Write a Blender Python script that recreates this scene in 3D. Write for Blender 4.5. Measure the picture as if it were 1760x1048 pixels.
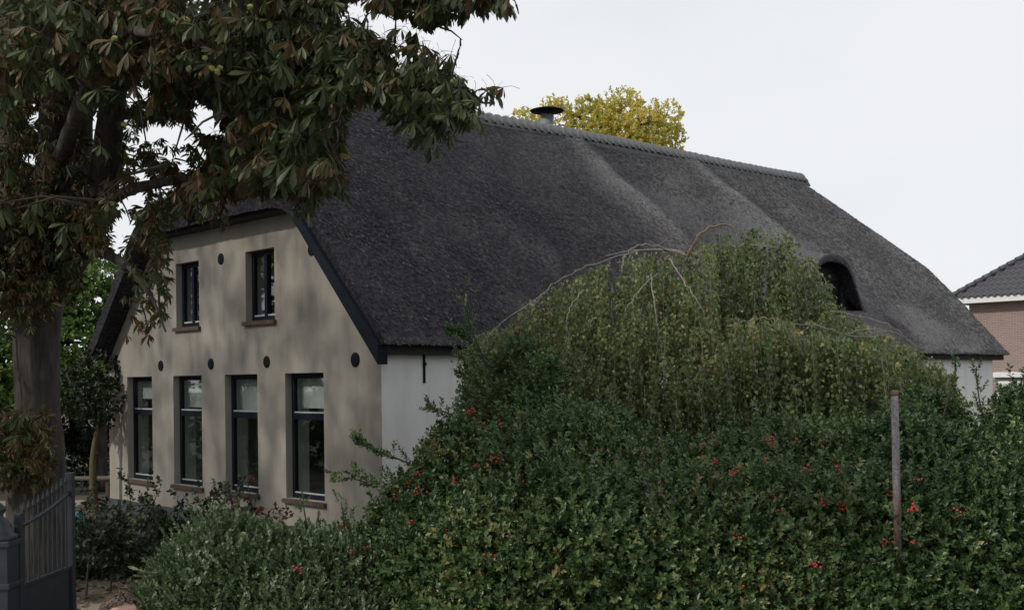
import bpy, bmesh, math, random
import numpy as np
from mathutils import Vector, Matrix

random.seed(7); rng = np.random.default_rng(7)
for o in list(bpy.data.objects): bpy.data.objects.remove(o)
scene = bpy.context.scene
COL = scene.collection
R = math.radians

# ------------------------------------------------------------ camera
CZ = 2.8; FPX = 2010.19; HY = 655.2; ROLL = 0.011
cam = bpy.data.cameras.new('camera'); camo = bpy.data.objects.new('camera', cam); COL.objects.link(camo)
cam.sensor_fit = 'HORIZONTAL'; cam.sensor_width = 36; cam.lens = 36 * FPX / 1760
cam.shift_y = (HY - 524) / 1760; cam.clip_start = 0.1; cam.clip_end = 2000
cr, sr = math.cos(ROLL), math.sin(ROLL)
camo.matrix_world = Matrix(((cr, sr, 0, 0), (0, 0, -1, 0), (-sr, cr, 0, CZ), (0, 0, 0, 1)))
scene.camera = camo

# ------------------------------------------------------------ sky and sun
SUN_AZ = (-0.86, -0.51); SUN_EL = 37
sa = math.hypot(*SUN_AZ); sx, sy = SUN_AZ[0] / sa, SUN_AZ[1] / sa
world = bpy.data.worlds.new('World'); scene.world = world; world.use_nodes = True
wn = world.node_tree.nodes; wl = world.node_tree.links; wn.clear()
wo = wn.new('ShaderNodeOutputWorld'); bg = wn.new('ShaderNodeBackground'); bg.inputs[1].default_value = 0.1
sky = wn.new('ShaderNodeTexSky'); sky.sky_type = 'NISHITA'; sky.sun_disc = False
sky.sun_elevation = R(SUN_EL); sky.sun_rotation = math.atan2(sx, sy)
tc = wn.new('ShaderNodeTexCoord'); mp = wn.new('ShaderNodeMapping'); mp.inputs['Scale'].default_value = (1.0, 1.0, 2.6)
nz = wn.new('ShaderNodeTexNoise'); nz.inputs['Scale'].default_value = 1.6; nz.inputs['Detail'].default_value = 5
rp = wn.new('ShaderNodeValToRGB')
rp.color_ramp.elements[0].position = 0.3; rp.color_ramp.elements[0].color = (7.6, 7.9, 8.4, 1)
rp.color_ramp.elements[1].position = 0.62; rp.color_ramp.elements[1].color = (8.9, 9.05, 9.3, 1)
mx = wn.new('ShaderNodeMix'); mx.data_type = 'RGBA'; mx.inputs[0].default_value = 0.95
wl.new(tc.outputs['Generated'], mp.inputs[0]); wl.new(mp.outputs[0], nz.inputs[0]); wl.new(nz.outputs[0], rp.inputs[0])
wl.new(sky.outputs[0], mx.inputs[6]); wl.new(rp.outputs[0], mx.inputs[7]); wl.new(mx.outputs[2], bg.inputs[0]); wl.new(bg.outputs[0], wo.inputs[0])
sun = bpy.data.lights.new('sun', 'SUN'); sun.energy = 2.3; sun.angle = R(2.4); sun.color = (1.0, 0.93, 0.82)
suno = bpy.data.objects.new('sun', sun); COL.objects.link(suno); suno.location = (-30, -20, 40)
sd = Vector((sx * math.cos(R(SUN_EL)), sy * math.cos(R(SUN_EL)), math.sin(R(SUN_EL))))
suno.rotation_euler = sd.to_track_quat('Z', 'Y').to_euler()
scene.view_settings.view_transform = 'Standard'; scene.view_settings.look = 'None'
scene.view_settings.exposure = 0.0; scene.view_settings.gamma = 1.0; scene.view_settings.use_curve_mapping = False
scene.render.engine = 'CYCLES'; scene.cycles.max_bounces = 6; scene.cycles.transparent_max_bounces = 12

# ------------------------------------------------------------ helpers
def at(px, py, Y):
    """a point of the place from its bearing and its distance"""
    u, v = px - 880, py - HY
    x = cr * u - sr * v; y = sr * u + cr * v
    return np.array([x / FPX * Y, Y, CZ - y / FPX * Y])
def topx(P):
    P = np.atleast_2d(P); Y = np.maximum(P[:, 1], 0.01)
    x = FPX * P[:, 0] / Y; y = -FPX * (P[:, 2] - CZ) / Y
    return 880 + cr * x + sr * y, HY - sr * x + cr * y

ANG = 0.744; W = 9.90; LN = 20.54
Lv = np.array([math.cos(ANG), math.sin(ANG), 0]); Gv = np.array([-math.sin(ANG), math.cos(ANG), 0]); Cv = np.array([-225 / 2014 * 18, 18.0, 0])
HM = Matrix(((Lv[0], Gv[0], 0, Cv[0]), (Lv[1], Gv[1], 0, Cv[1]), (0, 0, 1, 0), (0, 0, 0, 1)))   # house frame: s, t, z

def mesh_from(name, v, f):
    me = bpy.data.meshes.new(name); me.from_pydata([tuple(p) for p in v], [], f); me.update(); return me
def link(name, me, mat=None, parent=None, smooth=False):
    o = bpy.data.objects.new(name, me); COL.objects.link(o)
    if mat is not None and me is not None and not me.materials: me.materials.append(mat)
    if parent: o.parent = parent
    if smooth: me.polygons.foreach_set('use_smooth', [True] * len(me.polygons))
    return o
def tag(o, label=None, cat=None, group=None, kind=None):
    if label: o['label'] = label
    if cat: o['category'] = cat
    if group: o['group'] = group
    if kind: o['kind'] = kind
    return o
def empty(name, loc=(0, 0, 0), label=None, cat=None, group=None):
    o = bpy.data.objects.new(name, None); COL.objects.link(o); o.location = loc; o.empty_display_size = 0.2
    return tag(o, label, cat, group)

class MB:
    def __init__(s): s.v = []; s.f = []
    def add(s, v, f):
        n = len(s.v); s.v += [tuple(p) for p in v]; s.f += [tuple(i + n for i in q) for q in f]; return s
    def box(s, a, b):
        (x0, y0, z0), (x1, y1, z1) = a, b
        return s.add([(x0, y0, z0), (x1, y0, z0), (x1, y1, z0), (x0, y1, z0), (x0, y0, z1), (x1, y0, z1), (x1, y1, z1), (x0, y1, z1)],
                     [(3, 2, 1, 0), (4, 5, 6, 7), (0, 1, 5, 4), (1, 2, 6, 5), (2, 3, 7, 6), (3, 0, 4, 7)])
    def tube(s, pts, rad, n=8, caps=True):
        v, f = tube(pts, rad, n, caps); return s.add(v, f)
    def prism(s, poly, axis, a, b):
        """polygon in the two other axes, extruded along axis from a to b"""
        def P(p, h):
            q = [p[0], p[1]]; q.insert(axis, h); return tuple(q)
        n = len(poly)
        v = [P(p, a) for p in poly] + [P(p, b) for p in poly]
        f = [tuple(range(n))[::-1], tuple(range(n, 2 * n))] + [(i, (i + 1) % n, n + (i + 1) % n, n + i) for i in range(n)]
        return s.add(v, f)
    def build(s, name, mat, parent=None, smooth=False, bevel=0.0):
        me = mesh_from(name, s.v, s.f)
        bm = bmesh.new(); bm.from_mesh(me); bmesh.ops.recalc_face_normals(bm, faces=bm.faces)
        if bevel: bmesh.ops.bevel(bm, geom=bm.edges[:], offset=bevel, segments=2, affect='EDGES', profile=0.6)
        bm.to_mesh(me); bm.free()
        return link(name, me, mat, parent, smooth)

def tube(pts, rad, n=8, caps=True):
    pts = [np.array(p, float) for p in pts]; m = len(pts)
    if np.isscalar(rad): rad = [rad] * m
    v = []; f = []; ref = None
    for i in range(m):
        d = pts[min(i + 1, m - 1)] - pts[max(i - 1, 0)]; d = d / (np.linalg.norm(d) + 1e-9)
        if ref is None:
            ref = np.array([1., 0, 0]) if abs(d[0]) < .8 else np.array([0, 1., 0])
        a = ref - d * np.dot(ref, d); a = a / (np.linalg.norm(a) + 1e-9); b = np.cross(d, a); ref = a
        for k in range(n):
            t = 2 * math.pi * k / n
            v.append(pts[i] + rad[i] * (math.cos(t) * a + math.sin(t) * b))
    for i in range(m - 1):
        for k in range(n):
            f.append((i * n + k, i * n + (k + 1) % n, (i + 1) * n + (k + 1) % n, (i + 1) * n + k))
    if caps:
        f.append(tuple(range(n))[::-1]); f.append(tuple(range((m - 1) * n, m * n)))
    return v, f
def bez(p, n=12):
    """smooth curve through points"""
    p = [np.array(q, float) for q in p]; out = []
    for i in range(len(p) - 1):
        p0 = p[max(i - 1, 0)]; p1 = p[i]; p2 = p[i + 1]; p3 = p[min(i + 2, len(p) - 1)]
        for k in range(n):
            t = k / n
            out.append(0.5 * ((2 * p1) + (-p0 + p2) * t + (2 * p0 - 5 * p1 + 4 * p2 - p3) * t * t + (-p0 + 3 * p1 - 3 * p2 + p3) * t ** 3))
    out.append(p[-1]); return out

def inst_mesh(name, tv, tf, rot, loc, tint):
    """many copies of one small shape as one mesh; tv (n,3), tf (k,m) equal-sized faces, rot (N,3,3) incl. scale, loc (N,3), tint (N,)"""
    tv = np.asarray(tv, float); tf = np.asarray(tf, int); N = len(loc); n = len(tv); k, m = tf.shape
    V = np.einsum('nij,vj->nvi', rot, tv) + loc[:, None, :]
    F = (tf[None] + (np.arange(N) * n)[:, None, None]).reshape(-1)
    me = bpy.data.meshes.new(name)
    me.vertices.add(N * n); me.vertices.foreach_set('co', V.reshape(-1).astype(np.float32))
    me.loops.add(N * k * m); me.loops.foreach_set('vertex_index', F.astype(np.int32))
    me.polygons.add(N * k); me.polygons.foreach_set('loop_start', (np.arange(N * k) * m).astype(np.int32))
    at_ = me.attributes.new('tint', 'FLOAT', 'POINT')
    T = np.repeat(tint, n) if tint.ndim == 1 else tint.reshape(-1)
    at_.data.foreach_set('value', T.astype(np.float32))
    me.update(calc_edges=True); return me
def unit(a): return a / (np.linalg.norm(a, axis=-1, keepdims=True) + 1e-9)
def frames(z, roll=None):
    """rotation matrices whose local Z is z, spun by roll"""
    z = unit(z); N = len(z); h = np.where(np.abs(z[:, 2:3]) < .9, np.array([[0, 0, 1.]]), np.array([[1., 0, 0]]))
    x = unit(np.cross(h, z)); y = np.cross(z, x)
    if roll is None: roll = rng.uniform(0, 2 * math.pi, N)
    c, s = np.cos(roll)[:, None], np.sin(roll)[:, None]
    return np.stack([c * x + s * y, -s * x + c * y, z], axis=2)
def wob(P, sc, seed=0):
    """cheap smooth 3-D noise, about -1..1"""
    r = np.random.default_rng(seed); o = np.zeros(len(P)); a = 0
    for i in range(9):
        k = r.normal(0, 1, 3) * sc * (0.6 + .25 * i); w = 1 / (1 + .35 * i)
        o += w * np.sin(P @ k + r.uniform(0, 6.3)); a += w * .6
    return o / a

# ------------------------------------------------------------ materials
def new_mat(name):
    m = bpy.data.materials.new(name); m.use_nodes = True
    nt = m.node_tree; b = nt.nodes['Principled BSDF']; return m, nt, b
def ramp(nt, pts):
    r = nt.nodes.new('ShaderNodeValToRGB'); e = r.color_ramp.elements
    while len(e) < len(pts): e.new(0.5)
    for q, (p, c) in zip(e, pts): q.position = p; q.color = (*c, 1)
    return r
def noise(nt, scale, detail=4, vec=None, rough=0.6):
    n = nt.nodes.new('ShaderNodeTexNoise'); n.inputs['Scale'].default_value = scale; n.inputs['Detail'].default_value = detail; n.inputs['Roughness'].default_value = rough
    if vec is not None: nt.links.new(vec, n.inputs['Vector'])
    return n
def mapped(nt, scale=(1, 1, 1), rot=(0, 0, 0)):
    t = nt.nodes.new('ShaderNodeTexCoord'); m = nt.nodes.new('ShaderNodeMapping'); m.inputs['Scale'].default_value = scale; m.inputs['Rotation'].default_value = rot
    nt.links.new(t.outputs['Object'], m.inputs[0]); return m.outputs[0]
def bump(nt, b, h, strength, dist=0.02):
    u = nt.nodes.new('ShaderNodeBump'); u.inputs['Strength'].default_value = strength; u.inputs['Distance'].default_value = dist
    nt.links.new(h, u.inputs['Height']); nt.links.new(u.outputs[0], b.inputs['Normal']); return u
def simple(name, cols, scale=8, rough=0.6, bstr=0.15, stretch=(1, 1, 1), metal=0.0, dist=0.01, detail=5):
    m, nt, b = new_mat(name); v = mapped(nt, stretch); n = noise(nt, scale, detail, v)
    k = len(cols); r = ramp(nt, [(0.3 + 0.4 * i / max(k - 1, 1), c) for i, c in enumerate(cols)])
    nt.links.new(n.outputs[0], r.inputs[0]); nt.links.new(r.outputs[0], b.inputs['Base Color'])
    b.inputs['Roughness'].default_value = rough; b.inputs['Metallic'].default_value = metal
    if bstr: bump(nt, b, n.outputs[0], bstr, dist)
    return m
def leafmat(name, pts, rough=0.5, trans=0.25, spec=0.4):
    m, nt, b = new_mat(name)
    a = nt.nodes.new('ShaderNodeAttribute'); a.attribute_name = 'tint'
    r = ramp(nt, pts); nt.links.new(a.outputs['Fac'], r.inputs[0]); nt.links.new(r.outputs[0], b.inputs['Base Color'])
    b.inputs['Roughness'].default_value = rough; b.inputs['Specular IOR Level'].default_value = spec
    t = nt.nodes.new('ShaderNodeBsdfTranslucent'); hs = nt.nodes.new('ShaderNodeHueSaturation'); hs.inputs['Value'].default_value = 1.2; hs.inputs['Saturation'].default_value = 1.1
    nt.links.new(r.outputs[0], hs.inputs['Color']); nt.links.new(hs.outputs[0], t.inputs[0])
    x = nt.nodes.new('ShaderNodeMixShader'); x.inputs[0].default_value = trans
    nt.links.new(b.outputs[0], x.inputs[1]); nt.links.new(t.outputs[0], x.inputs[2])
    nt.links.new(x.outputs[0], nt.nodes['Material Output'].inputs[0]); return m

M = {}
# rendered walls: stucco with vertical rain marks
def stucco(name, c0, c1, c2):
    m, nt, b = new_mat(name)
    v = mapped(nt, (2.2, 2.2, 0.28)); n1 = noise(nt, 1.3, 6, v, 0.65)
    v2 = mapped(nt); n2 = noise(nt, 0.9, 5, v2); n3 = noise(nt, 60, 3, v2)
    r = ramp(nt, [(0.28, c0), (0.5, c1), (0.72, c2)]); nt.links.new(n1.outputs[0], r.inputs[0])
    r2 = ramp(nt, [(0.3, (0.8, 0.79, 0.77)), (0.7, (1, 1, 1))]); nt.links.new(n2.outputs[0], r2.inputs[0])
    x = nt.nodes.new('ShaderNodeMix'); x.data_type = 'RGBA'; x.blend_type = 'MULTIPLY'; x.inputs[0].default_value = 1
    nt.links.new(r.outputs[0], x.inputs[6]); nt.links.new(r2.outputs[0], x.inputs[7]); nt.links.new(x.outputs[2], b.inputs['Base Color'])
    b.inputs['Roughness'].default_value = 0.9; bump(nt, b, n3.outputs[0], 0.25, 0.01); return m
M['gable'] = stucco('beige_render', (0.265, 0.247, 0.220), (0.330, 0.308, 0.274), (0.365, 0.341, 0.304))
M['side'] = stucco('white_render', (0.66, 0.66, 0.65), (0.74, 0.74, 0.73), (0.78, 0.78, 0.77))
M['inner'] = simple('inner_plaster', [(0.50, 0.50, 0.47), (0.58, 0.58, 0.55)], 3, 0.9, 0.05)
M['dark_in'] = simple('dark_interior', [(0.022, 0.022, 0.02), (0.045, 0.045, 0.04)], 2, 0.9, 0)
M['navy'] = simple('navy_paint', [(0.006, 0.009, 0.015), (0.013, 0.018, 0.026)], 14, 0.6, 0.1, (1, 1, 4)); M['navy'].node_tree.nodes['Principled BSDF'].inputs['Specular IOR Level'].default_value = 0.1
M['black'] = simple('black_iron', [(0.006, 0.007, 0.010), (0.012, 0.013, 0.017)], 20, 0.7, 0.2); M['black'].node_tree.nodes['Principled BSDF'].inputs['Specular IOR Level'].default_value = 0.1
M['soffit'] = simple('dark_soffit', [(0.012, 0.011, 0.011), (0.03, 0.027, 0.025)], 9, 0.9, 0.3)
M['plinth'] = simple('plinth_tar', [(0.035, 0.037, 0.045), (0.07, 0.07, 0.08)], 5, 0.85, 0.3)
M['sill'] = simple('brick_sill', [(0.062, 0.042, 0.036), (0.11, 0.07, 0.06)], 14, 0.8, 0.3)
M['white'] = simple('white_paint', [(0.62, 0.63, 0.64), (0.74, 0.75, 0.76)], 6, 0.5, 0.05)
M['lightline'] = simple('grey_bead', [(0.38, 0.40, 0.43), (0.5, 0.52, 0.55)], 6, 0.4, 0)
M['blind'] = simple('linen_blind', [(0.50, 0.51, 0.51), (0.58, 0.59, 0.60)], 40, 0.9, 0.1, (1, 1, 6))
m, nt, b = new_mat('window_glass'); nt.nodes.remove(b)
lw_ = nt.nodes.new('ShaderNodeLayerWeight'); lw_.inputs[0].default_value = 0.5
pw = nt.nodes.new('ShaderNodeMath'); pw.operation = 'POWER'; pw.inputs[1].default_value = 3.5; nt.links.new(lw_.outputs['Facing'], pw.inputs[0])
fr = nt.nodes.new('ShaderNodeMath'); fr.operation = 'MULTIPLY_ADD'; fr.inputs[1].default_value = 0.9; fr.inputs[2].default_value = 0.05; nt.links.new(pw.outputs[0], fr.inputs[0])   # reflectance of one face of a pane
gl = nt.nodes.new('ShaderNodeBsdfGlossy'); gl.inputs['Roughness'].default_value = 0.015; tr = nt.nodes.new('ShaderNodeBsdfTransparent'); tr.inputs[0].default_value = (0.90, 0.93, 0.92, 1)
xs = nt.nodes.new('ShaderNodeMixShader'); nt.links.new(fr.outputs[0], xs.inputs[0]); nt.links.new(tr.outputs[0], xs.inputs[1]); nt.links.new(gl.outputs[0], xs.inputs[2])
nt.links.new(xs.outputs[0], nt.nodes['Material Output'].inputs[0]); M['glass'] = m
# thatch: fine reed ends, courses along the roof, mottled weathering; the tint paints in sunlit reed
m, nt, b = new_mat('weathered_thatch')
v = mapped(nt, (6.5, 8.5, 8.5)); n1 = noise(nt, 1.8, 9, v, 0.85)
v2 = mapped(nt, (1, 1, 1)); n2 = noise(nt, 0.75, 7, mapped(nt, (1.3, .55, .55)), 0.68); n4 = noise(nt, 24, 4, v2, 0.8)
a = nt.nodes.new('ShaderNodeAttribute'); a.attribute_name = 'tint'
r1 = ramp(nt, [(0.36, (0.0095, 0.0095, 0.0125)), (0.5, (0.040, 0.039, 0.0455)), (0.64, (0.108, 0.105, 0.114))]); nt.links.new(n1.outputs[0], r1.inputs[0])
r2 = ramp(nt, [(0.32, (0.52, 0.52, 0.58)), (0.68, (1.32, 1.28, 1.22))]); nt.links.new(n2.outputs[0], r2.inputs[0])
x1 = nt.nodes.new('ShaderNodeMix'); x1.data_type = 'RGBA'; x1.blend_type = 'MULTIPLY'; x1.inputs[0].default_value = 1
nt.links.new(r1.outputs[0], x1.inputs[6]); nt.links.new(r2.outputs[0], x1.inputs[7])
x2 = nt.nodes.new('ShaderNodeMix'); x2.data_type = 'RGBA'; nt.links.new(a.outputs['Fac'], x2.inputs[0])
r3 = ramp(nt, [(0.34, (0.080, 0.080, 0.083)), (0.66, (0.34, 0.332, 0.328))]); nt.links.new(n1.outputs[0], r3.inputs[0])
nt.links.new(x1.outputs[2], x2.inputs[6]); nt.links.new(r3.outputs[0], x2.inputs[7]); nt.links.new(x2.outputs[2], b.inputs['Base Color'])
b.inputs['Roughness'].default_value = 0.95; b.inputs['Specular IOR Level'].default_value = 0.1
ad = nt.nodes.new('ShaderNodeMath'); ad.operation = 'ADD'; nt.links.new(n1.outputs[0], ad.inputs[0]); nt.links.new(n4.outputs[0], ad.inputs[1])
bump(nt, b, ad.outputs[0], 0.9, 0.035); M['thatch'] = m
M['ridge'] = simple('ridge_tile_grey', [(0.060, 0.064, 0.070), (0.105, 0.110, 0.118), (0.15, 0.155, 0.16)], 9, 0.75, 0.2)
M['mortar'] = simple('ridge_mortar', [(0.07, 0.068, 0.066), (0.12, 0.115, 0.11)], 12, 0.9, 0.4)
M['zinc'] = simple('zinc_flue', [(0.17, 0.18, 0.19), (0.26, 0.27, 0.28)], 6, 0.5, 0.1, metal=0.3)
M['bark'] = simple('chestnut_bark', [(0.018, 0.016, 0.014), (0.046, 0.040, 0.034), (0.080, 0.071, 0.060)], 7, 0.95, 0.9, (1.6, 1.6, 0.35), dist=0.05, detail=8)
M['twig'] = simple('twig_bark', [(0.03, 0.025, 0.02), (0.065, 0.05, 0.04)], 12, 0.9, 0.2)
M['birchtwig'] = simple('birch_twig', [(0.14, 0.12, 0.105), (0.30, 0.27, 0.25)], 14, 0.8, 0.2)
M['brownlimb'] = simple('bare_limb', [(0.13, 0.10, 0.075), (0.24, 0.19, 0.15)], 10, 0.85, 0.4)
M['chestnut'] = leafmat('chestnut_leaf', [(0.0, (0.032, 0.046, 0.018)), (0.4, (0.062, 0.084, 0.032)), (0.62, (0.105, 0.128, 0.056)), (0.72, (0.092, 0.075, 0.030)), (1.0, (0.090, 0.050, 0.024))], 0.48, 0.25, 0.35)
M['husk'] = simple('chestnut_husk', [(0.20, 0.22, 0.06), (0.30, 0.31, 0.10)], 30, 0.7, 0.5)
M['holly'] = leafmat('holly_leaf', [(0.0, (0.026, 0.056, 0.019)), (0.45, (0.066, 0.118, 0.038)), (0.8, (0.125, 0.182, 0.066)), (0.93, (0.22, 0.25, 0.09)), (1.0, (0.24, 0.17, 0.08))], 0.36, 0.22, 0.42)
M['shrub'] = leafmat('shrub_leaf', [(0.0, (0.052, 0.090, 0.036)), (0.5, (0.11, 0.168, 0.074)), (0.85, (0.19, 0.24, 0.135)), (1.0, (0.38, 0.41, 0.29))], 0.40, 0.24, 0.4)
M['birch'] = leafmat('birch_leaf', [(0.0, (0.050, 0.078, 0.028)), (0.4, (0.105, 0.145, 0.052)), (0.68, (0.195, 0.225, 0.092)), (0.86, (0.37, 0.35, 0.15)), (0.95, (0.42, 0.33, 0.13)), (1.0, (0.28, 0.17, 0.08))], 0.45, 0.35, 0.35)
M['green'] = leafmat('garden_leaf', [(0.0, (0.04, 0.08, 0.018)), (0.6, (0.09, 0.155, 0.04)), (1.0, (0.17, 0.24, 0.07))], 0.5, 0.35, 0.25)
M['dkgreen'] = leafmat('hedge_leaf', [(0.0, (0.012, 0.024, 0.010)), (0.7, (0.028, 0.046, 0.018)), (1.0, (0.05, 0.07, 0.025))], 0.5, 0.15)
M['yellow'] = leafmat('autumn_leaf', [(0.0, (0.28, 0.30, 0.08)), (0.5, (0.48, 0.45, 0.12)), (1.0, (0.68, 0.54, 0.17))], 0.6, 0.55, 0.2)
M['rose'] = leafmat('rose_leaf', [(0.0, (0.016, 0.028, 0.016)), (0.7, (0.035, 0.05, 0.026)), (0.9, (0.09, 0.04, 0.03)), (1.0, (0.16, 0.06, 0.04))], 0.4, 0.15)
M['berry'] = simple('red_berry', [(0.27, 0.022, 0.017), (0.42, 0.045, 0.03)], 30, 0.35, 0)
M['litter'] = leafmat('fallen_leaf', [(0.0, (0.05, 0.032, 0.02)), (0.5, (0.11, 0.075, 0.045)), (1.0, (0.20, 0.16, 0.11))], 0.8, 0.1)
M['ground'] = simple('garden_soil', [(0.028, 0.026, 0.018), (0.055, 0.05, 0.032), (0.085, 0.075, 0.05)], 1.4, 0.95, 0.5, dist=0.05, detail=9)
M['gravel'] = simple('sandy_gravel', [(0.17, 0.145, 0.11), (0.27, 0.24, 0.19)], 25, 0.95, 0.5, detail=8)
M['asphalt'] = simple('asphalt', [(0.038, 0.038, 0.04), (0.06, 0.06, 0.062)], 60, 0.9, 0.3)
M['paver'] = simple('pavement_concrete', [(0.16, 0.155, 0.15), (0.24, 0.235, 0.225)], 12, 0.9, 0.2)
M['gate'] = simple('gate_paint', [(0.010, 0.013, 0.018), (0.022, 0.027, 0.034)], 9, 0.5, 0.15)
m, nt, b = new_mat('weathered_pole')      # grey weathered upper part, rust creeping up from below, pale lichen spots
v = mapped(nt); sz_ = nt.nodes.new('ShaderNodeSeparateXYZ'); nt.links.new(v, sz_.inputs[0])
n1 = noise(nt, 6, 6, mapped(nt, (4, 4, .6)), .7); n2 = noise(nt, 45, 4, v, .7)
ma = nt.nodes.new('ShaderNodeMath'); ma.operation = 'MULTIPLY_ADD'; ma.inputs[1].default_value = 1.6; nt.links.new(n1.outputs[0], ma.inputs[0]); nt.links.new(sz_.outputs[2], ma.inputs[2])
r1 = ramp(nt, [(0.0, (0.085, 0.05, 0.036)), (0.5, (0.12, 0.085, 0.07)), (0.62, (0.17, 0.165, 0.165)), (0.85, (0.24, 0.24, 0.245)), (1.0, (0.27, 0.255, 0.245))])
mr = nt.nodes.new('ShaderNodeMapRange'); mr.inputs[1].default_value = 1.0; mr.inputs[2].default_value = 3.9; nt.links.new(ma.outputs[0], mr.inputs[0]); nt.links.new(mr.outputs[0], r1.inputs[0])
r2 = ramp(nt, [(0.35, (0.55, 0.53, 0.52)), (0.55, (1, 1, 1)), (0.75, (1.35, 1.38, 1.35))]); nt.links.new(n2.outputs[0], r2.inputs[0])
x1 = nt.nodes.new('ShaderNodeMix'); x1.data_type = 'RGBA'; x1.blend_type = 'MULTIPLY'; x1.inputs[0].default_value = 1
nt.links.new(r1.outputs[0], x1.inputs[6]); nt.links.new(r2.outputs[0], x1.inputs[7]); nt.links.new(x1.outputs[2], b.inputs['Base Color']); b.inputs['Roughness'].default_value = 0.9; bump(nt, b, n2.outputs[0], .4, .006); M['pole'] = m
M['rtile'] = simple('dark_roof_tile', [(0.040, 0.040, 0.047), (0.070, 0.070, 0.078)], 5, 0.55, 0.1)
M['wood'] = simple('old_wood', [(0.07, 0.055, 0.035), (0.13, 0.10, 0.065)], 6, 0.85, 0.3, (1, 1, 6))
M['yellowbark'] = simple('yellow_bark', [(0.065, 0.052, 0.022), (0.12, 0.095, 0.042)], 8, 0.9, 0.4, (1, 1, .4))
M['turq'] = simple('turquoise_plastic', [(0.03, 0.20, 0.24), (0.05, 0.27, 0.31)], 4, 0.4, 0)
M['skin'] = simple('skin', [(0.42, 0.24, 0.18), (0.50, 0.30, 0.23)], 9, 0.5, 0.03)
M['hair'] = simple('brown_hair', [(0.045, 0.028, 0.018), (0.11, 0.07, 0.045)], 30, 0.55, 0.3)
M['jacket'] = simple('blue_jacket', [(0.04, 0.05, 0.08), (0.06, 0.075, 0.11)], 10, 0.85, 0.2)
M['jeans'] = simple('jeans', [(0.03, 0.04, 0.07), (0.05, 0.065, 0.10)], 30, 0.9, 0.2)
# neighbour's brickwork, too far to tell bricks apart
m, nt, b = new_mat('red_brickwork')
v = mapped(nt); br = nt.nodes.new('ShaderNodeTexBrick'); br.inputs['Scale'].default_value = 1; br.inputs['Brick Width'].default_value = 0.22; br.inputs['Row Height'].default_value = 0.065; br.inputs['Mortar Size'].default_value = 0.006
br.inputs['Color1'].default_value = (0.27, 0.185, 0.16, 1); br.inputs['Color2'].default_value = (0.215, 0.15, 0.135, 1); br.inputs['Mortar'].default_value = (0.36, 0.33, 0.31, 1)
sp = nt.nodes.new('ShaderNodeSeparateXYZ'); cb = nt.nodes.new('ShaderNodeCombineXYZ'); su = nt.nodes.new('ShaderNodeMath'); su.operation = 'ADD'
nt.links.new(v, sp.inputs[0]); nt.links.new(sp.outputs[0], su.inputs[0]); nt.links.new(sp.outputs[1], su.inputs[1]); nt.links.new(su.outputs[0], cb.inputs[0]); nt.links.new(sp.outputs[2], cb.inputs[1])
nt.links.new(cb.outputs[0], br.inputs['Vector']); nt.links.new(br.outputs[0], b.inputs['Base Color']); b.inputs['Roughness'].default_value = 0.9; M['brick'] = m

# ------------------------------------------------------------ ground
def sheet(name, x0, x1, y0, y1, z, mat, nx=2, ny=2, amp=0.0):
    xs_ = np.linspace(x0, x1, nx); ys = np.linspace(y0, y1, ny)
    v = [(x, y, z + (amp * math.sin(x * 1.7 + 3 * math.sin(y * .9)) * math.sin(y * 1.3 + x * .4) if amp else 0)) for y in ys for x in xs_]
    f = [(j * nx + i, j * nx + i + 1, (j + 1) * nx + i + 1, (j + 1) * nx + i) for j in range(ny - 1) for i in range(nx - 1)]
    o = link(name, mesh_from(name, v, f), mat); tag(o, kind='structure'); return o
sheet('ground', -400, 400, -200, 900, 0.0, M['ground'])
sheet('road', -60, 60, -3.5, 4.2, 0.004, M['asphalt'])
pv = MB().box((-60, 4.2, -0.05), (60, 8.8, 0.10)).build('pavement', M['paver']); tag(pv, kind='structure')
gp = MB().box((-8.6, 8.8, -0.03), (-4.1, 15.0, 0.02)).box((-14.0, 22.5, -0.03), (-10.2, 28.6, 0.02)).build('gravel_path', M['gravel']); tag(gp, kind='structure')

# ------------------------------------------------------------ farmhouse
house = empty('farmhouse', (0, 0, 0), 'long white and beige farmhouse with big dark thatched roof', 'house'); house.matrix_world = HM
ZR = 8.72; OV = 0.42; KS = 1.02; ZE = 3.25
def wall_with_holes(name, outer, holes, s0, s1, mat):
    """polygon in (t, z) with rectangular holes, extruded from s0 to s1"""
    bm = bmesh.new(); es = []
    for loop in [outer] + [[(a, c), (b_, c), (b_, d), (a, d)] for a, b_, c, d in holes]:
        vs = [bm.verts.new((s0, p[0], p[1])) for p in loop]
        es += [bm.edges.new((vs[i], vs[(i + 1) % len(vs)])) for i in range(len(vs))]
    bmesh.ops.triangle_fill(bm, edges=es, use_beauty=True)
    r = bmesh.ops.extrude_face_region(bm, geom=bm.faces[:])
    for e in r['geom']:
        if isinstance(e, bmesh.types.BMVert): e.co.x = s1
    bmesh.ops.recalc_face_normals(bm, faces=bm.faces)
    me = bpy.data.meshes.new(name); bm.to_mesh(me); bm.free(); return link(name, me, mat, house)
LW = [(7.83, 8.99), (5.74, 6.90), (3.69, 4.85), (1.59, 2.77)]; LZ = (0.85, 2.98)
UW = [(5.80, 6.74), (3.08, 4.06)]; UZ = (3.92, 5.17)
holes = [(a, b_, *LZ) for a, b_ in LW] + [(a, b_, *UZ) for a, b_ in UW]
wall_with_holes('gable_wall', [(0, 0.38), (9.9, 0.38), (9.9, 3.36), (7.60, 5.78), (2.30, 5.78), (0, 3.36)], holes, 0.0, 0.40, M['gable'])
MB().box((0.002, -0.012, 0.38), (LN, -0.001, 3.36)).box((0.402, 0, 0.38), (LN, 0.35, 3.36)).build('side_wall', M['side'], house)
MB().box((0.402, W - .35, 0.38), (LN, W, 3.36)).build('side_wall', M['side'], house)
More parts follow.
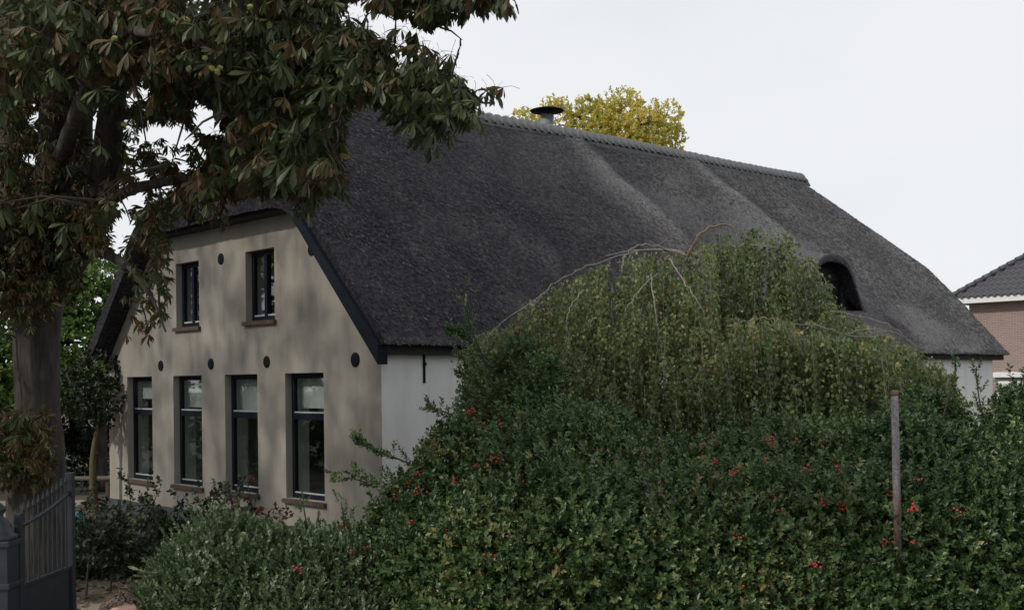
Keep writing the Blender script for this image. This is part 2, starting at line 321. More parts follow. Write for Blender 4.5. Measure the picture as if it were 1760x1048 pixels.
MB().prism([(0.352, 0.38), (W - .352, 0.38), (W - .352, 3.36), (7.60, 5.78), (2.30, 5.78), (0.352, 3.36)], 0, LN - .35, LN - .002).build('back_wall', M['side'], house)
MB().box((0.02, 0.03, -0.1), (LN - .03, W - .03, 0.379)).box((-0.035, -0.03, -0.1), (0.02, W + .03, 0.375)).build('plinth', M['plinth'], house)
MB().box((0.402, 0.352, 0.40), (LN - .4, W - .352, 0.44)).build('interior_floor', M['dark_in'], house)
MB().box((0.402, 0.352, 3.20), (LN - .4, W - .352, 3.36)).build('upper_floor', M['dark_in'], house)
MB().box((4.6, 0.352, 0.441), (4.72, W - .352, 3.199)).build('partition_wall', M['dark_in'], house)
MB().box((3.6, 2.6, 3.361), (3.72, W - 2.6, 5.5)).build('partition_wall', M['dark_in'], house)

def window(t0, t1, z0, z1, upper, bl):
    root = bpy.data.objects.new('window', None); COL.objects.link(root); root.parent = house
    S = 0.13; d = 0.07; fw = 0.075
    f = MB()
    f.box((S, t0 - .01, z0), (S + d, t0 + fw, z1)).box((S, t1 - fw, z0), (S + d, t1 + .01, z1))
    f.box((S + .001, t0 + fw, z1 - .09), (S + d - .001, t1 - fw, z1)).box((S + .001, t0 + fw, z0), (S + d - .001, t1 - fw, z0 + .085))
    f.build('frame', M['navy'], root)
    if upper:
        tm = (t0 + t1) / 2
        MB().box((S - .012, tm - .045, z0 + .085), (S + d - .02, tm + .045, z1 - .09)).build('mullion', M['navy'], root)
        MB().box((S + .002, t0 + fw, z0 + .086), (S + .024, tm - .046, z0 + .115)).build('glazing_bead', M['lightline'], root)
        MB().box((S + .002, tm + .046, z0 + .086), (S + .024, t1 - fw, z0 + .115)).build('glazing_bead', M['lightline'], root)
        for a, b_ in ((t0 + fw, tm - .045), (tm + .045, t1 - fw)):
            MB().box((S + .03, a, z0 + .085), (S + .036, b_, z1 - .09)).build('pane', M['glass'], root)
    else:
        zt = z0 + (z1 - z0) * 0.655
        MB().box((S - .015, t0 + fw, zt - .055), (S + d - .002, t1 - fw, zt + .055)).build('transom', M['navy'], root)
        MB().box((S + .002, t0 + fw, zt + .056), (S + .026, t1 - fw, zt + .082)).build('glazing_bead', M['lightline'], root)
        MB().box((S + .002, t0 + fw, z0 + .086), (S + .024, t1 - fw, z0 + .108)).build('glazing_bead', M['lightline'], root)
        for a, b_ in ((z0 + .085, zt - .055), (zt + .055, z1 - .09)):
            MB().box((S + .03, t0 + fw, a), (S + .036, t1 - fw, b_)).build('pane', M['glass'], root)
        v = []; n = 24
        for i in range(n + 1):
            tt = t0 + (t1 - t0) * i / n; w_ = .006 * math.sin(i * 1.9)
            v += [(0.30 + w_, tt, bl), (0.30 + w_, tt, z1 - .02), (0.304 + w_, tt, bl), (0.304 + w_, tt, z1 - .02)]
        fc = []
        for i in range(n):
            k = i * 4; fc += [(k, k + 4, k + 5, k + 1), (k + 2, k + 3, k + 7, k + 6), (k, k + 2, k + 6, k + 4)]
        o = link('blind', mesh_from('blind', v, fc), M['blind'], root)
    MB().box((S + d + .002, t1 - .012, z0 + .03), (0.46, t1 + .0, z1 - .01)).build('reveal_lining', M['inner'], root)
    MB().box((S + d + .002, t0 + .01, z0 + .01), (0.50, t1 - .013, z0 + .045)).build('window_board', M['white'], root)
    # brick sill of single headers laid on edge
    k = int((t1 - t0 + .12) / .105); w_ = (t1 - t0 + .12) / k
    for i in range(k):
        a = t0 - .06 + i * w_
        MB().box((-0.065, a + .004, z0 - .075), (S - .002, a + w_ - .004, z0 - .002 - random.uniform(0, .004))).build('sill_brick', M['sill'], root)
    return root
for (a, b_), bl in zip(LW, (2.52, 2.36, 2.30, 2.38)): window(a, b_, *LZ, False, bl)
for a, b_ in UW: window(a, b_, *UZ, True, 0)

def disc(t, z, r):
    m_ = MB(); n = 20; v = []; prof = [(0.0, r), (-0.012, r), (-0.018, r * .9), (-0.016, r * .6), (-0.022, r * .22), (-0.023, 0.001)]
    for q, rr in prof:
        for k in range(n): v.append((q, t + rr * math.cos(2 * math.pi * k / n), z + rr * math.sin(2 * math.pi * k / n)))
    f = [(i * n + k, i * n + (k + 1) % n, (i + 1) * n + (k + 1) % n, (i + 1) * n + k) for i in range(len(prof) - 1) for k in range(n)]
    m_.add(v, f); return m_.build('wall_plate', M['black'], house, True)
for t, z in ((9.52, 3.19), (7.42, 3.19), (5.36, 3.19), (3.36, 3.19), (0.68, 3.17), (4.94, 5.12), (1.90, 5.02), (8.0, 5.0)): disc(t, z, 0.105 + .012 * (t < 1))
# iron wall tie on the long wall
MB().box((0.805, -0.03, 2.82), (0.845, -0.002, 3.36)).box((0.795, -0.045, 3.06), (0.855, -0.031, 3.12)).prism([(0.80, 2.79), (0.85, 2.79), (0.845, 2.83), (0.805, 2.83)], 1, -0.028, -0.003).build('wall_anchor', M['black'], house)
for s in (5.2, 9.6, 14.0, 18.4):
    MB().box((s - .02, -0.03, 2.82), (s + .02, -0.002, 3.36)).box((s - .03, -0.045, 3.06), (s + .03, -0.031, 3.12)).build('wall_anchor', M['black'], house)

# thatched roof: height field over the plan, cut open under the dormer hood
TD = 0.70; DC = 13.88; DH = 1.5
def smin(a, b_, k): 
    h = np.clip(0.5 + 0.5 * (b_ - a) / k, 0, 1); return b_ * (1 - h) + a * h - k * h * (1 - h)
def smax(a, b_, k): return -smin(-a, -b_, k)
def sb(t, end):
    m_ = np.clip((t - 1.9) / 0.7, 0, 1) if end == 0 else np.clip(np.minimum(t - 1.9, W - 1.9 - t) / 0.7, 0, 1); m_ = m_ * m_ * (3 - 2 * m_)
    lo = np.clip(np.minimum(t + OV, W + OV - t) / 1.5, 0, 1)
    return (-0.10 - 0.32 * m_) if end == 0 else (LN + 0.44 + 0.20 * lo + 0.10 * m_)
def roof_z(s, t):
    near = ZE + KS * (t + OV); far = ZE + KS * (W + OV - t)
    sag = 0.10 * np.sin(np.clip((t + OV) / (W / 2 + OV), 0, 1) * math.pi)
    z = smin(near + sag * .6, far + sag * .6, 0.12)
    fh = 6.12 + 1.22 * (s + 0.42); bh = 6.22 + 1.05 * (LN + 0.72 - s)
    z = smin(z, fh, 0.35); z = smin(z, bh, 0.55)
    # old ribs where the thatch was laid over
    for s0, sl in ((9.05, 0.33), (13.55, 0.5), (5.0, .2), (17.2, .25)):
        d = s - (s0 + sl * (W / 2 - t)); am = 0.10 if s0 in (9.05, 13.55) else 0.035
        d = d + .10 * np.sin(t * 3.1 + s0) + .05 * np.sin(t * 7.7 + 2 * s0)
        rib = np.where(d < 0, np.exp(-(np.abs(d) / 0.95) ** 1.6), np.exp(-(d / 0.42) ** 2))
        fade = np.clip((t - 0.4) / 2.2, 0, 1) * np.clip((W / 2 + .1 - t) / .35, 0, 1)
        z = z + am * rib * fade
    return z
def hood_z(s, t):
    q = np.abs(s - DC) / DH
    prof = np.exp(-(q / 0.74) ** 3.6)
    return 4.30 + 1.42 * prof + 0.22 * (t - TD) - 0.35 * np.clip(q - 1, 0, 2)
def grid(tl, hood):
    U = np.linspace(0, 1, 330); P = []; 
    for t in tl:
        tt = np.full_like(U, t); s = sb(tt, 0) * (1 - U) + sb(tt, 1) * U
        z = roof_z(s, tt)
        if hood: 
            hz = hood_z(s, tt); use = np.abs(s - DC) < DH * 1.25
            z = np.where(use, smax(z, np.where(use, hz, -9), 0.12 if t > TD + .001 else 0.001), z)
        P.append(np.stack([s, tt, z], 1))
    return np.array(P)
TE = 0.28; tl1 = np.linspace(-TE, TD, 18); tl2 = np.concatenate([np.linspace(TD, W / 2 + .4, 84), np.linspace(W / 2 + .6, W + TE, 40)])
g1 = grid(tl1, False); g2 = grid(tl2, True)
bm = bmesh.new(); tintl = bm.verts.layers.float.new('tint')
def put(g):
    rows = []
    for r_ in g:
        row = []
        for p in r_:
            row.append(bm.verts.new(p))
        rows.append(row)
    for j in range(len(rows) - 1):
        for i in range(len(rows[0]) - 1):
            bm.faces.new((rows[j][i], rows[j][i + 1], rows[j + 1][i + 1], rows[j + 1][i]))
put(g1); put(g2)
bmesh.ops.remove_doubles(bm, verts=bm.verts, dist=0.012)
topv = list(bm.verts)
co = np.array([v_.co[:] for v_ in topv])
nzv = wob(co, 2.2, 3) * 0.012 + rng.normal(0, 0.006, len(co)) + wob(co, 0.8, 5) * 0.02
wobf = wob(co, .9, 17); wl_ = []
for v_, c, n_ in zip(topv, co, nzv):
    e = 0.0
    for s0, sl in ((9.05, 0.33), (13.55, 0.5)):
        d = c[0] - (s0 + sl * (W / 2 - c[1])) + .10 * math.sin(c[1] * 3.1 + s0) + .05 * math.sin(c[1] * 7.7 + 2 * s0); e = max(e, (math.exp(-(d / (.45 + .22 * max(4.9 - c[1], 0))) ** 2) if d < 0 else math.exp(-(d / .22) ** 2)) * min(max((c[1] - .6) / 2, 0), 1) * (.65 + .5 * random.random()))  # rib streak painted lighter: worn reed plus sun on the flank
    far_ = min(max((c[0] - 5.0) / 12, 0), 1) * (.62 + .22 * wobf[len(wl_)]); wl_.append(1)  # painted sun: thatch gets lighter towards the back end
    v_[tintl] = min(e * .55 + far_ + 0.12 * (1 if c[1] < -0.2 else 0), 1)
    v_.co.z += n_
bm.normal_update()
bound = [e for e in bm.edges if e.is_boundary]
topf = list(bm.faces)
low = {}
for v_ in topv:
    w_ = bm.verts.new((v_.co.x, v_.co.y, v_.co.z - (0.17 if abs(v_.co.x - DC) < 1.75 and TD - .01 < v_.co.y < TD + .5 else 0.36))); low[v_] = w_; w_[tintl] = 0
for v_ in topv:                       # the eave is cut level underneath
    if v_.co.y < 0.1: low[v_].co.z = min(max(low[v_].co.z, 3.385), v_.co.z - .03)
    if v_.co.y > W - 0.1: low[v_].co.z = min(max(low[v_].co.z, 3.385), v_.co.z - .03)
for e in bound:
    a_, b_ = e.verts; bm.faces.new((a_, b_, low[b_], low[a_]))
for f_ in topf: bm.faces.new([low[v_] for v_ in reversed(f_.verts[:])])
bmesh.ops.recalc_face_normals(bm, faces=bm.faces)
me = bpy.data.meshes.new('thatch_roof'); bm.to_mesh(me); bm.free()
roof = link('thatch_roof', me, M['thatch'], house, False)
pol = np.zeros(len(me.polygons), bool); pol[:len(topf)] = True; me.polygons.foreach_set('use_smooth', pol)

# loose reed ends combed down the slope we see, and a ragged fringe at its eave
rr_ = np.random.default_rng(91); n = 60000
tq = np.concatenate([rr_.uniform(-TE, W / 2 - .3, n - 6000), rr_.uniform(-TE, -TE + .12, 6000)]); uq = rr_.uniform(0, 1, n); sq = sb(tq, 0) * (1 - uq) + sb(tq, 1) * uq
ok = ~((np.abs(sq - DC) < DH * 1.35) & (tq > TD - .45) & (tq < TD + 1.9)); sq, tq = sq[ok], tq[ok]; n = len(sq)
e_ = .05; zq = roof_z(sq, tq); dzt = (roof_z(sq, tq + e_) - zq) / e_; dzs = (roof_z(sq + e_, tq) - zq) / e_
dn_ = unit(np.stack([rr_.normal(0, .5, n), -np.ones(n), -dzt], 1)); nm_ = unit(np.stack([-dzs, -dzt, np.ones(n)], 1)); lf = rr_.uniform(.04, .22, n)[:, None]
ax = unit(dn_ + nm_ * lf); sd_ = np.cross(ax, nm_); Rq = np.stack([ax * rr_.uniform(.03, .085, n)[:, None], sd_ * rr_.uniform(.010, .022, n)[:, None], nm_], axis=2)
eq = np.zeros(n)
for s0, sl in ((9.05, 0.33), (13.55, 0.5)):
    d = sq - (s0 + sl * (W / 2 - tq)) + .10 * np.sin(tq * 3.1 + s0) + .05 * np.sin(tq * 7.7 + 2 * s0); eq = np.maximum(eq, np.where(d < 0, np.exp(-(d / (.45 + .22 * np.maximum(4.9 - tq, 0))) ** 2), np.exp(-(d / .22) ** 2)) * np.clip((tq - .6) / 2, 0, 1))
me = inst_mesh('reed_ends', [(0, -1, 0), (0, 1, 0), (1, .25, 0), (1, -.25, 0)], np.array([(0, 3, 2, 1)]), Rq, np.stack([sq, tq, zq + .004], 1), np.clip(rr_.normal(.34, .15, n) + np.clip((sq - 5) / 12, 0, 1) * .25 + eq * .35, 0, 1))  # reeds carry the same painted sun on ribs and back end
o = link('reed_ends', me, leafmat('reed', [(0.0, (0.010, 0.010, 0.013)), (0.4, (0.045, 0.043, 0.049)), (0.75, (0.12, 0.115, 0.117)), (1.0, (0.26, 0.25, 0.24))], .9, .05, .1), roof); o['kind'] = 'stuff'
# eave boards, barge boards, dormer window
MB().box((-0.003, -0.17, 3.235), (LN + .34, -0.013, 3.39)).build('fascia_board', M['soffit'], house)
MB().box((0.0, W + .002, 3.29), (LN + .3, W + .20, 3.40)).build('fascia_board', M['soffit'], house)
MB().box((-0.30, 2.3, 5.70), (-0.003, 7.6, 5.86)).build('fascia_board', M['soffit'], house)
def barge(sg):
    def T(t): return t if sg > 0 else W - t
    p = [(-0.17, 3.08), (2.36, 5.72), (2.36, 5.93), (-0.17, 3.38)]
    MB().prism([(T(a), z) for a, z in p], 0, -0.19, -0.004).build('barge_board', M['navy'], house)
barge(1)
dw = bpy.data.objects.new('dormer_window', None); COL.objects.link(dw); dw.parent = roof
n = 18; arch = [(DC + DH * .92 * math.cos(math.pi * i / n), 4.2 + 1.28 * max(math.sin(math.pi * i / n), 0) ** 0.75) for i in range(n + 1)]
MB().prism(arch, 1, TD + .42, TD + .46).build('dormer_panel', M['soffit'], dw)
for k in (-1, 0, 1):
    c_ = DC + k * .56
    MB().box((c_ - .25, TD + .39, 4.42), (c_ + .25, TD + .41, 5.12)).build('pane', M['glass'], dw)
    MB().box((c_ - .30, TD + .37, 4.36), (c_ - .25, TD + .418, 5.18)).box((c_ + .25, TD + .37, 4.36), (c_ + .30, TD + .418, 5.18)).box((c_ - .25, TD + .372, 5.12), (c_ + .25, TD + .416, 5.18)).box((c_ - .25, TD + .372, 4.36), (c_ + .25, TD + .416, 4.42)).build('frame', M['navy'], dw)
# ridge: mortar bed and overlapping cap tiles
s0, s1 = 1.75, 19.0
MB().prism([(W / 2 - .30, 8.40), (W / 2 - .28, 8.48), (W / 2 - .16, 8.64), (W / 2 + .16, 8.64), (W / 2 + .28, 8.48), (W / 2 + .30, 8.40), (W / 2, 8.55)], 0, s0, s1).build('ridge_mortar', M['mortar'], roof)
def cap_tile():
    v = []; f = []; n = 10
    sec = [(0.0, 0.262, 0.03), (0.035, 0.278, 0.042), (0.07, 0.25, 0.014), (0.27, 0.222, -0.006)]
    for x, r, h in sec:
        for k in range(n + 1):
            a = math.pi * (k / n); v.append((x, -r * math.cos(a) * 1.08, h + r * math.sin(a) * .92))
    m_ = n + 1
    for i in range(len(sec) - 1):
        for k in range(n): f.append((i * m_ + k, i * m_ + k + 1, (i + 1) * m_ + k + 1, (i + 1) * m_ + k))
    f.append(tuple(range(m_)))
    return mesh_from('ridge_tile', v, f)
ct = cap_tile(); ct.materials.append(M['ridge'])
k = int((s1 - s0) / .243)
for i in range(k + 1):
    o = bpy.data.objects.new('ridge_tile', ct); COL.objects.link(o); o.parent = roof
    s = s0 + .243 * i
    o.location = (s - .03, W / 2 + random.uniform(-.006, .006), 8.52 + .012 * math.sin(s * .7) + random.uniform(-.006, .006)); o.rotation_euler = (random.uniform(-.02, .02), random.uniform(-.012, .012), random.uniform(-.015, .015))
fl = bpy.data.objects.new('flue', None); COL.objects.link(fl); fl.parent = house
MB().tube([(9.28, W / 2 + .8, 7.9), (9.28, W / 2 + .8, 9.28)], .16, 16).build('flue_pipe', M['zinc'], fl, True)
MB().tube([(9.28, W / 2 + .8, 9.36), (9.28, W / 2 + .8, 9.385), (9.28, W / 2 + .8, 9.44), (9.28, W / 2 + .8, 9.47)], [.40, .42, .22, .02], 24).build('flue_cap', M['black'], fl, True)
for k in range(3):
    a = 2 * math.pi * k / 3; MB().tube([(9.28 + .13 * math.cos(a), W / 2 + .8 + .13 * math.sin(a), 9.2), (9.28 + .2 * math.cos(a), W / 2 + .8 + .2 * math.sin(a), 9.38)], .012, 5).build('cap_strut', M['black'], fl)

# ------------------------------------------------------------ neighbour's brick house
nb = empty('brick_house', (0, 0, 0), 'red brick house with dark tiled hip roof behind the thatched farmhouse', 'house')
NC = at(1634, 500, 46); NC[2] = 0
nb.matrix_world = Matrix(((-Gv[0], Lv[0], 0, NC[0]), (-Gv[1], Lv[1], 0, NC[1]), (0, 0, 1, 0), (0, 0, 0, 1)))   # x along the wall towards us, y away
EZ = 5.9
MB().box((0.5, 0.5, 0), (9.5, 9.5, EZ - .26)).build('wall', M['brick'], nb)
MB().box((0.0, 0.0, EZ - .26), (10, 10, EZ - .02)).build('gutter', M['white'], nb)
tp = 0.76; nap = (5, 5, EZ + 5 * tp)
MB().add([(0, 0, EZ - .018), (10, 0, EZ - .018), (10, 10, EZ - .018), (0, 10, EZ - .018), (5, 5, EZ + 5 * tp - .05)], [(0, 1, 4), (1, 2, 4), (2, 3, 4), (3, 0, 4), (3, 2, 1, 0)]).build('roof', M['rtile'], nb)
nbroof = nb.children[-1]
def pan_tile():
    v = []; n = 8; f = []
    for y, h in ((0, .05), (.38, .012)):
        for i in range(n + 1):
            x = .27 * i / n; v.append((x, y * .80, y * .80 * tp + h + .035 * math.sin(2 * math.pi * (i / n) * .95 + .2)))
    for i in range(n): f.append((i, i + 1, n + 2 + i, n + 1 + i))
    m_ = len(v)
    for i in range(n + 1): v.append((v[i][0], v[i][1] + .005, v[i][2] - .045))
    for i in range(n): f.append((m_ + i, m_ + i + 1, i + 1, i))
    return v, f
pvv, pff = pan_tile(); pm = mesh_from('roof_tile', pvv, pff); pm.materials.append(M['rtile'])
rest = []; cnt = 0
for j in range(16):
    for i in range(38):
        x, y = i * .26, j * .285
        if x < y + .1 or x > 10 - y - .3: continue
        Pw = np.array((nb.matrix_world @ Vector((x, y, EZ + y * tp)))[:]); px, py = topx(Pw)
        if px[0] < 1790 and cnt < 300:
            o = bpy.data.objects.new('roof_tile', pm); COL.objects.link(o); o.parent = nbroof; o.location = (x, y - .06, EZ + (y - .06) * tp + random.uniform(0, .006)); cnt += 1
        else: rest.append((x, y - .06, EZ + (y - .06) * tp))
if rest:
    me = inst_mesh('roof_tiles', pvv, np.array(pff), np.repeat(np.eye(3)[None], len(rest), 0), np.array(rest), np.zeros(len(rest))); o = link('roof_tiles', me, M['rtile'], nbroof); o['kind'] = 'stuff'
for i in range(22):
    a = i * .225; MB().tube([(a, a, EZ + a * tp + .05), (a + .26, a + .26, EZ + (a + .26) * tp + .03)], [.13, .11], 8).build('hip_tile', M['rtile'], nbroof, True)
for wx in (1.6, 4.6, 7.4):
    wdw = bpy.data.objects.new('window', None); COL.objects.link(wdw); wdw.parent = nb
    MB().box((wx, .44, 1.0), (wx + 1.5, .495, 2.6)).build('frame', M['white'], wdw); MB().box((wx + .1, .425, 1.1), (wx + 1.4, .438, 2.5)).build('pane', M['glass'], wdw)
    MB().box((wx - .1, .34, 2.75), (wx + 1.6, .498, 2.95)).build('lintel', M['white'], wdw)
# ------------------------------------------------------------ plants: shapes of leaves
def leaf_shape(n_long, width, fold=0.15, bend=0.1):
    """a folded leaf along +X of length 1; triangles"""
    v = [(0, 0, 0)]; xs_ = [(i + 1) / (n_long + 1) for i in range(n_long)]
    prof = lambda x: width * math.sin(math.pi * x ** 1.0) ** .8
    for x in xs_:
        z = -bend * x * x; w_ = prof(x); v += [(x, w_, z + fold * w_), (x, 0, z), (x, -w_, z + fold * w_)]
    v.append((1, 0, -bend)); f = [(0, 2, 1), (0, 3, 2)]
    for i in range(n_long - 1):
        a = 1 + 3 * i; f += [(a, a + 1, a + 4), (a, a + 4, a + 3), (a + 1, a + 2, a + 5), (a + 1, a + 5, a + 4)]
    a = 1 + 3 * (n_long - 1); e = len(v) - 1; f += [(a, a + 1, e), (a + 1, a + 2, e)]
    return np.array(v, float), np.array(f)
def join_shapes(parts):
    V = []; F = []; n = 0
    for v, f in parts: V.append(v); F.append(f + n); n += len(v)
    return np.concatenate(V), np.concatenate(F)
def rotm(ax, a):
    return np.array(Matrix.Rotation(a, 3, ax))
def small_leaf(width):
    return np.array([(0, 0, 0), (.5, width, .12), (1, 0, -.08), (.5, -width, .12)], float), np.array([(0, 2, 1), (0, 3, 2)])
def sprig(n, size, width, length, r_, spread=0.9, up=0.55):
    """leaves around a short twig along +Z"""
    parts = []
    for i in range(n):
        z = length * (i + .5) / n; a = i * 2.4 + r_.uniform(-.4, .4); s_ = size * r_.uniform(.75, 1.15)
        v, f = small_leaf(width)
        tilt = up + r_.uniform(-.35, .35) + .5 * i / n
        m_ = rotm('Z', a) @ rotm('Y', -tilt) @ rotm('X', r_.uniform(-.5, .5))
        parts.append((v * s_ @ m_.T + np.array([0, 0, z]), f))
    return join_shapes(parts)
def scatter(name, cents, rads, n, shapes, mat, parent, seed, shell=(0.62, 1.02), lump=0.14, lumpsc=1.6, size=(0.8, 1.2), tint=(0.5, 0.22), upbias=0.5, front=0.75, flat=0.0, keep=None, outside=True, shoots=0.05):
    """leaf sprigs through the outer layer of a mass made of ellipsoids"""
    r_ = np.random.default_rng(seed); cents = np.array(cents, float); rads = np.array(rads, float)
    area = (rads[:, 0] * rads[:, 2] + rads[:, 0] * rads[:, 1] + rads[:, 1] * rads[:, 2]); w_ = area / area.sum()
    got = []; nor = []; tot = 0
    while tot < n:
        k = r_.choice(len(cents), n, p=w_); d = unit(r_.normal(0, 1, (n, 3)))
        flip = (d[:, 1] > 0.25) & (r_.uniform(0, 1, n) < front); d[flip, 1] *= -1
        q = shell[0] + (shell[1] - shell[0]) * r_.uniform(0, 1, n) ** 0.55
        if shoots: sh_ = r_.uniform(0, 1, n) < shoots; q[sh_] = r_.uniform(1.0, 1.22, sh_.sum())
        P = cents[k] + d * rads[k] * q[:, None]
        P = P + d * (wob(P, lumpsc, seed) * lump)[:, None]
        ok = P[:, 2] > 0.03
        if outside:
            for c_, a_ in zip(cents, rads):
                e = np.linalg.norm((P - c_) / a_, axis=1); ok &= e > shell[0] * .93
        if keep is not None: ok &= keep(P)
        got.append(P[ok]); nor.append(unit(d / rads[k])[ok]); tot += ok.sum()
    P = np.concatenate(got)[:n]; D = np.concatenate(nor)[:n]
    D = unit(D + np.array([0, 0, upbias]) + r_.normal(0, .45, D.shape))
    me_all = []; ids = np.arange(n) % len(shapes); objs = []
    base = np.clip(tint[0] + wob(P, 1.1, seed + 9) * .16 + r_.normal(0, tint[1], n), 0, 1)
    Vs = []; Fs = []; Ts = []; off = 0
    for j, (tv, tf) in enumerate(shapes):
        sel = ids == j; m_ = sel.sum()
        if m_ == 0: continue
        Rm = frames(D[sel], r_.uniform(0, 6.28, m_)) * r_.uniform(size[0], size[1], m_)[:, None, None]
        V = np.einsum('nij,vj->nvi', Rm, tv) + P[sel][:, None, :]
        Vs.append(V.reshape(-1, 3)); Fs.append((tf[None] + (np.arange(m_) * len(tv))[:, None, None]).reshape(-1, 3) + off)
        nl = len(tv) // 4 if len(tv) % 4 == 0 else 1
        if nl > 1: T = np.clip(base[sel][:, None] + r_.normal(0, .12, (m_, nl)), 0, 1).repeat(4, axis=1)
        else: T = np.repeat(base[sel][:, None], len(tv), axis=1)
        Ts.append(T.reshape(-1)); off += V.shape[0] * V.shape[1]
    me = tri_mesh(name, np.concatenate(Vs), np.concatenate(Fs), np.concatenate(Ts))
    o = link(name, me, mat, parent); o['kind'] = 'stuff'; return o, P, D
def tri_mesh(name, V, F, T):
    me = bpy.data.meshes.new(name); me.vertices.add(len(V)); me.vertices.foreach_set('co', V.reshape(-1).astype(np.float32))
    me.loops.add(F.size); me.loops.foreach_set('vertex_index', F.reshape(-1).astype(np.int32)); me.polygons.add(len(F)); me.polygons.foreach_set('loop_start', (np.arange(len(F)) * 3).astype(np.int32))
    a_ = me.attributes.new('tint', 'FLOAT', 'POINT'); a_.data.foreach_set('value', T.astype(np.float32)); me.update(calc_edges=True); return me
srng = np.random.default_rng(3)
HOLLY = [sprig(11, .056, .29, .15, srng) for _ in range(6)]
SHRUB = [sprig(12, .048, .30, .15, srng, up=.8) for _ in range(5)]
BIG = [sprig(6, .17, .30, .2, srng) for _ in range(5)]
ROSE = [sprig(6, .085, .34, .12, srng, up=.3) for _ in range(4)]

# ------------------------------------------------------------ horse chestnut tree
TY = 13.0; tb = at(62, 700, TY); TX = tb[0]
ch = empty('chestnut_tree', (TX, TY, 0), 'tall horse chestnut with thick grey trunk and browning drooping leaves at left', 'tree')
def rel(p, o): return np.array(p, float) - np.array(o.location[:])
def bark_tube(pts, rad, n, amp, seed):
    v, f = tube(pts, rad, n); v = np.array(v); c = np.repeat(np.array([np.array(p) for p in pts]), n, axis=0)
    d = unit(v - c); v = v + d * (wob(v * np.array([1, 1, .35]), 4.5, seed) * amp + wob(v * np.array([1, 1, .3]), 14, seed + 1) * amp * .45)[:, None]
    return v, f
tp_ = [(TX, TY, -.1), (TX, TY, .15), (TX + .0, TY, .45), at(61, 850, TY), at(63, 720, TY), at(62, 600, TY), at(64, 520, TY), at(72, 450, TY), at(84, 400, TY)]
tr_ = [.55, .46, .38, .31, .268, .255, .27, .31, .25]
cp = bez(tp_, 8); rr = np.interp(np.linspace(0, 8, len(cp)), range(9), tr_)
v, f = bark_tube(cp, rr, 40, .035, 1)
link('trunk', mesh_from('trunk', [rel(p, ch) for p in v], f), M['bark'], ch, True)
limbs = [([at(66, 505, TY), at(40, 430, TY + .1), at(20, 340, TY + .4), at(5, 200, TY + .9), at(-20, 60, TY + 1.3), at(-60, -200, 14.6), at(-40, -420, 14.8)], [.25, .20, .17, .15, .13, .10, .05]),
         ([at(74, 470, TY), at(88, 390, TY - .2), at(96, 290, TY - .3), at(95, 180, TY - .4), at(105, 60, TY - .5), at(130, -150, 12.2), at(150, -400, 12)], [.27, .22, .19, .17, .15, .11, .05]),
         ([at(82, 470, TY), at(112, 390, TY + .3), at(136, 280, TY + .6), at(143, 180, TY + .8), at(160, 40, TY + 1), at(210, -160, 14.6), at(240, -350, 15)], [.24, .17, .13, .115, .11, .08, .04]),
         ([at(78, 490, TY), at(128, 430, TY - .3), at(172, 330, TY - .7), at(188, 220, TY - 1.0), at(205, 100, TY - 1.4), at(260, -60, 11), at(330, -160, 10.2), at(430, -200, 9.6)], [.26, .19, .15, .13, .12, .10, .07, .03]),
         ([at(150, 380, TY - .5), at(215, 330, 12), at(300, 310, 11.4), at(400, 290, 10.9), at(500, 260, 10.4), at(570, 250, 10)], [.065, .05, .042, .036, .028, .012]),
         ([at(198, 140, TY - 1.2), at(300, 60, 10.8), at(430, 60, 9.8), at(560, 90, 9.2), at(680, 125, 8.9), at(790, 160, 8.8)], [.10, .08, .06, .045, .03, .012]),
         ([at(262, -62, 11), at(400, -120, 9.8), at(560, -110, 9), at(720, -70, 8.6), at(870, -30, 8.4)], [.09, .07, .05, .03, .012]),
         ([at(60, 470, TY), at(10, 400, 12), at(-120, 300, 11), at(-330, 200, 10.2)], [.17, .13, .10, .04]),
         ([at(90, 330, TY - .3), at(120, 230, 11.6), at(170, 120, 9.8), at(220, 60, 8.6), at(260, 60, 8)], [.12, .09, .07, .05, .02]),
         ([at(130, 420, TY - .3), at(190, 440, 12), at(235, 470, 11.6), at(265, 520, 11.3), at(285, 570, 11.2)], [.06, .045, .03, .02, .008])]
nodes = []
for i, (p, r_) in enumerate(limbs):
    c_ = bez(p, 7); rd = np.interp(np.linspace(0, len(p) - 1, len(c_)), range(len(p)), r_)
    v, f = bark_tube(c_, rd, 14, .012, 20 + i); link('limb', mesh_from('limb', [rel(q, ch) for q in v], f), M['bark'], ch, True)
    nodes += [q for q in c_[4:]]
DENS = ["999999989999987777", "999999999999982600", "999999999999865300", "766576889998777851", "765444449999035410", "765465569998002300",
        "999856788886000000", "999824310020000000", "999814000000000000", "754014000000000000", "431013000000000000", "110022000000000000",
        "000000000000000000", "000000000000000000", "440000000000000000", "660000000000000000", "660000000000000000"]
DG = np.array([[int(c) for c in r_] for r_ in DENS]) / 9.0
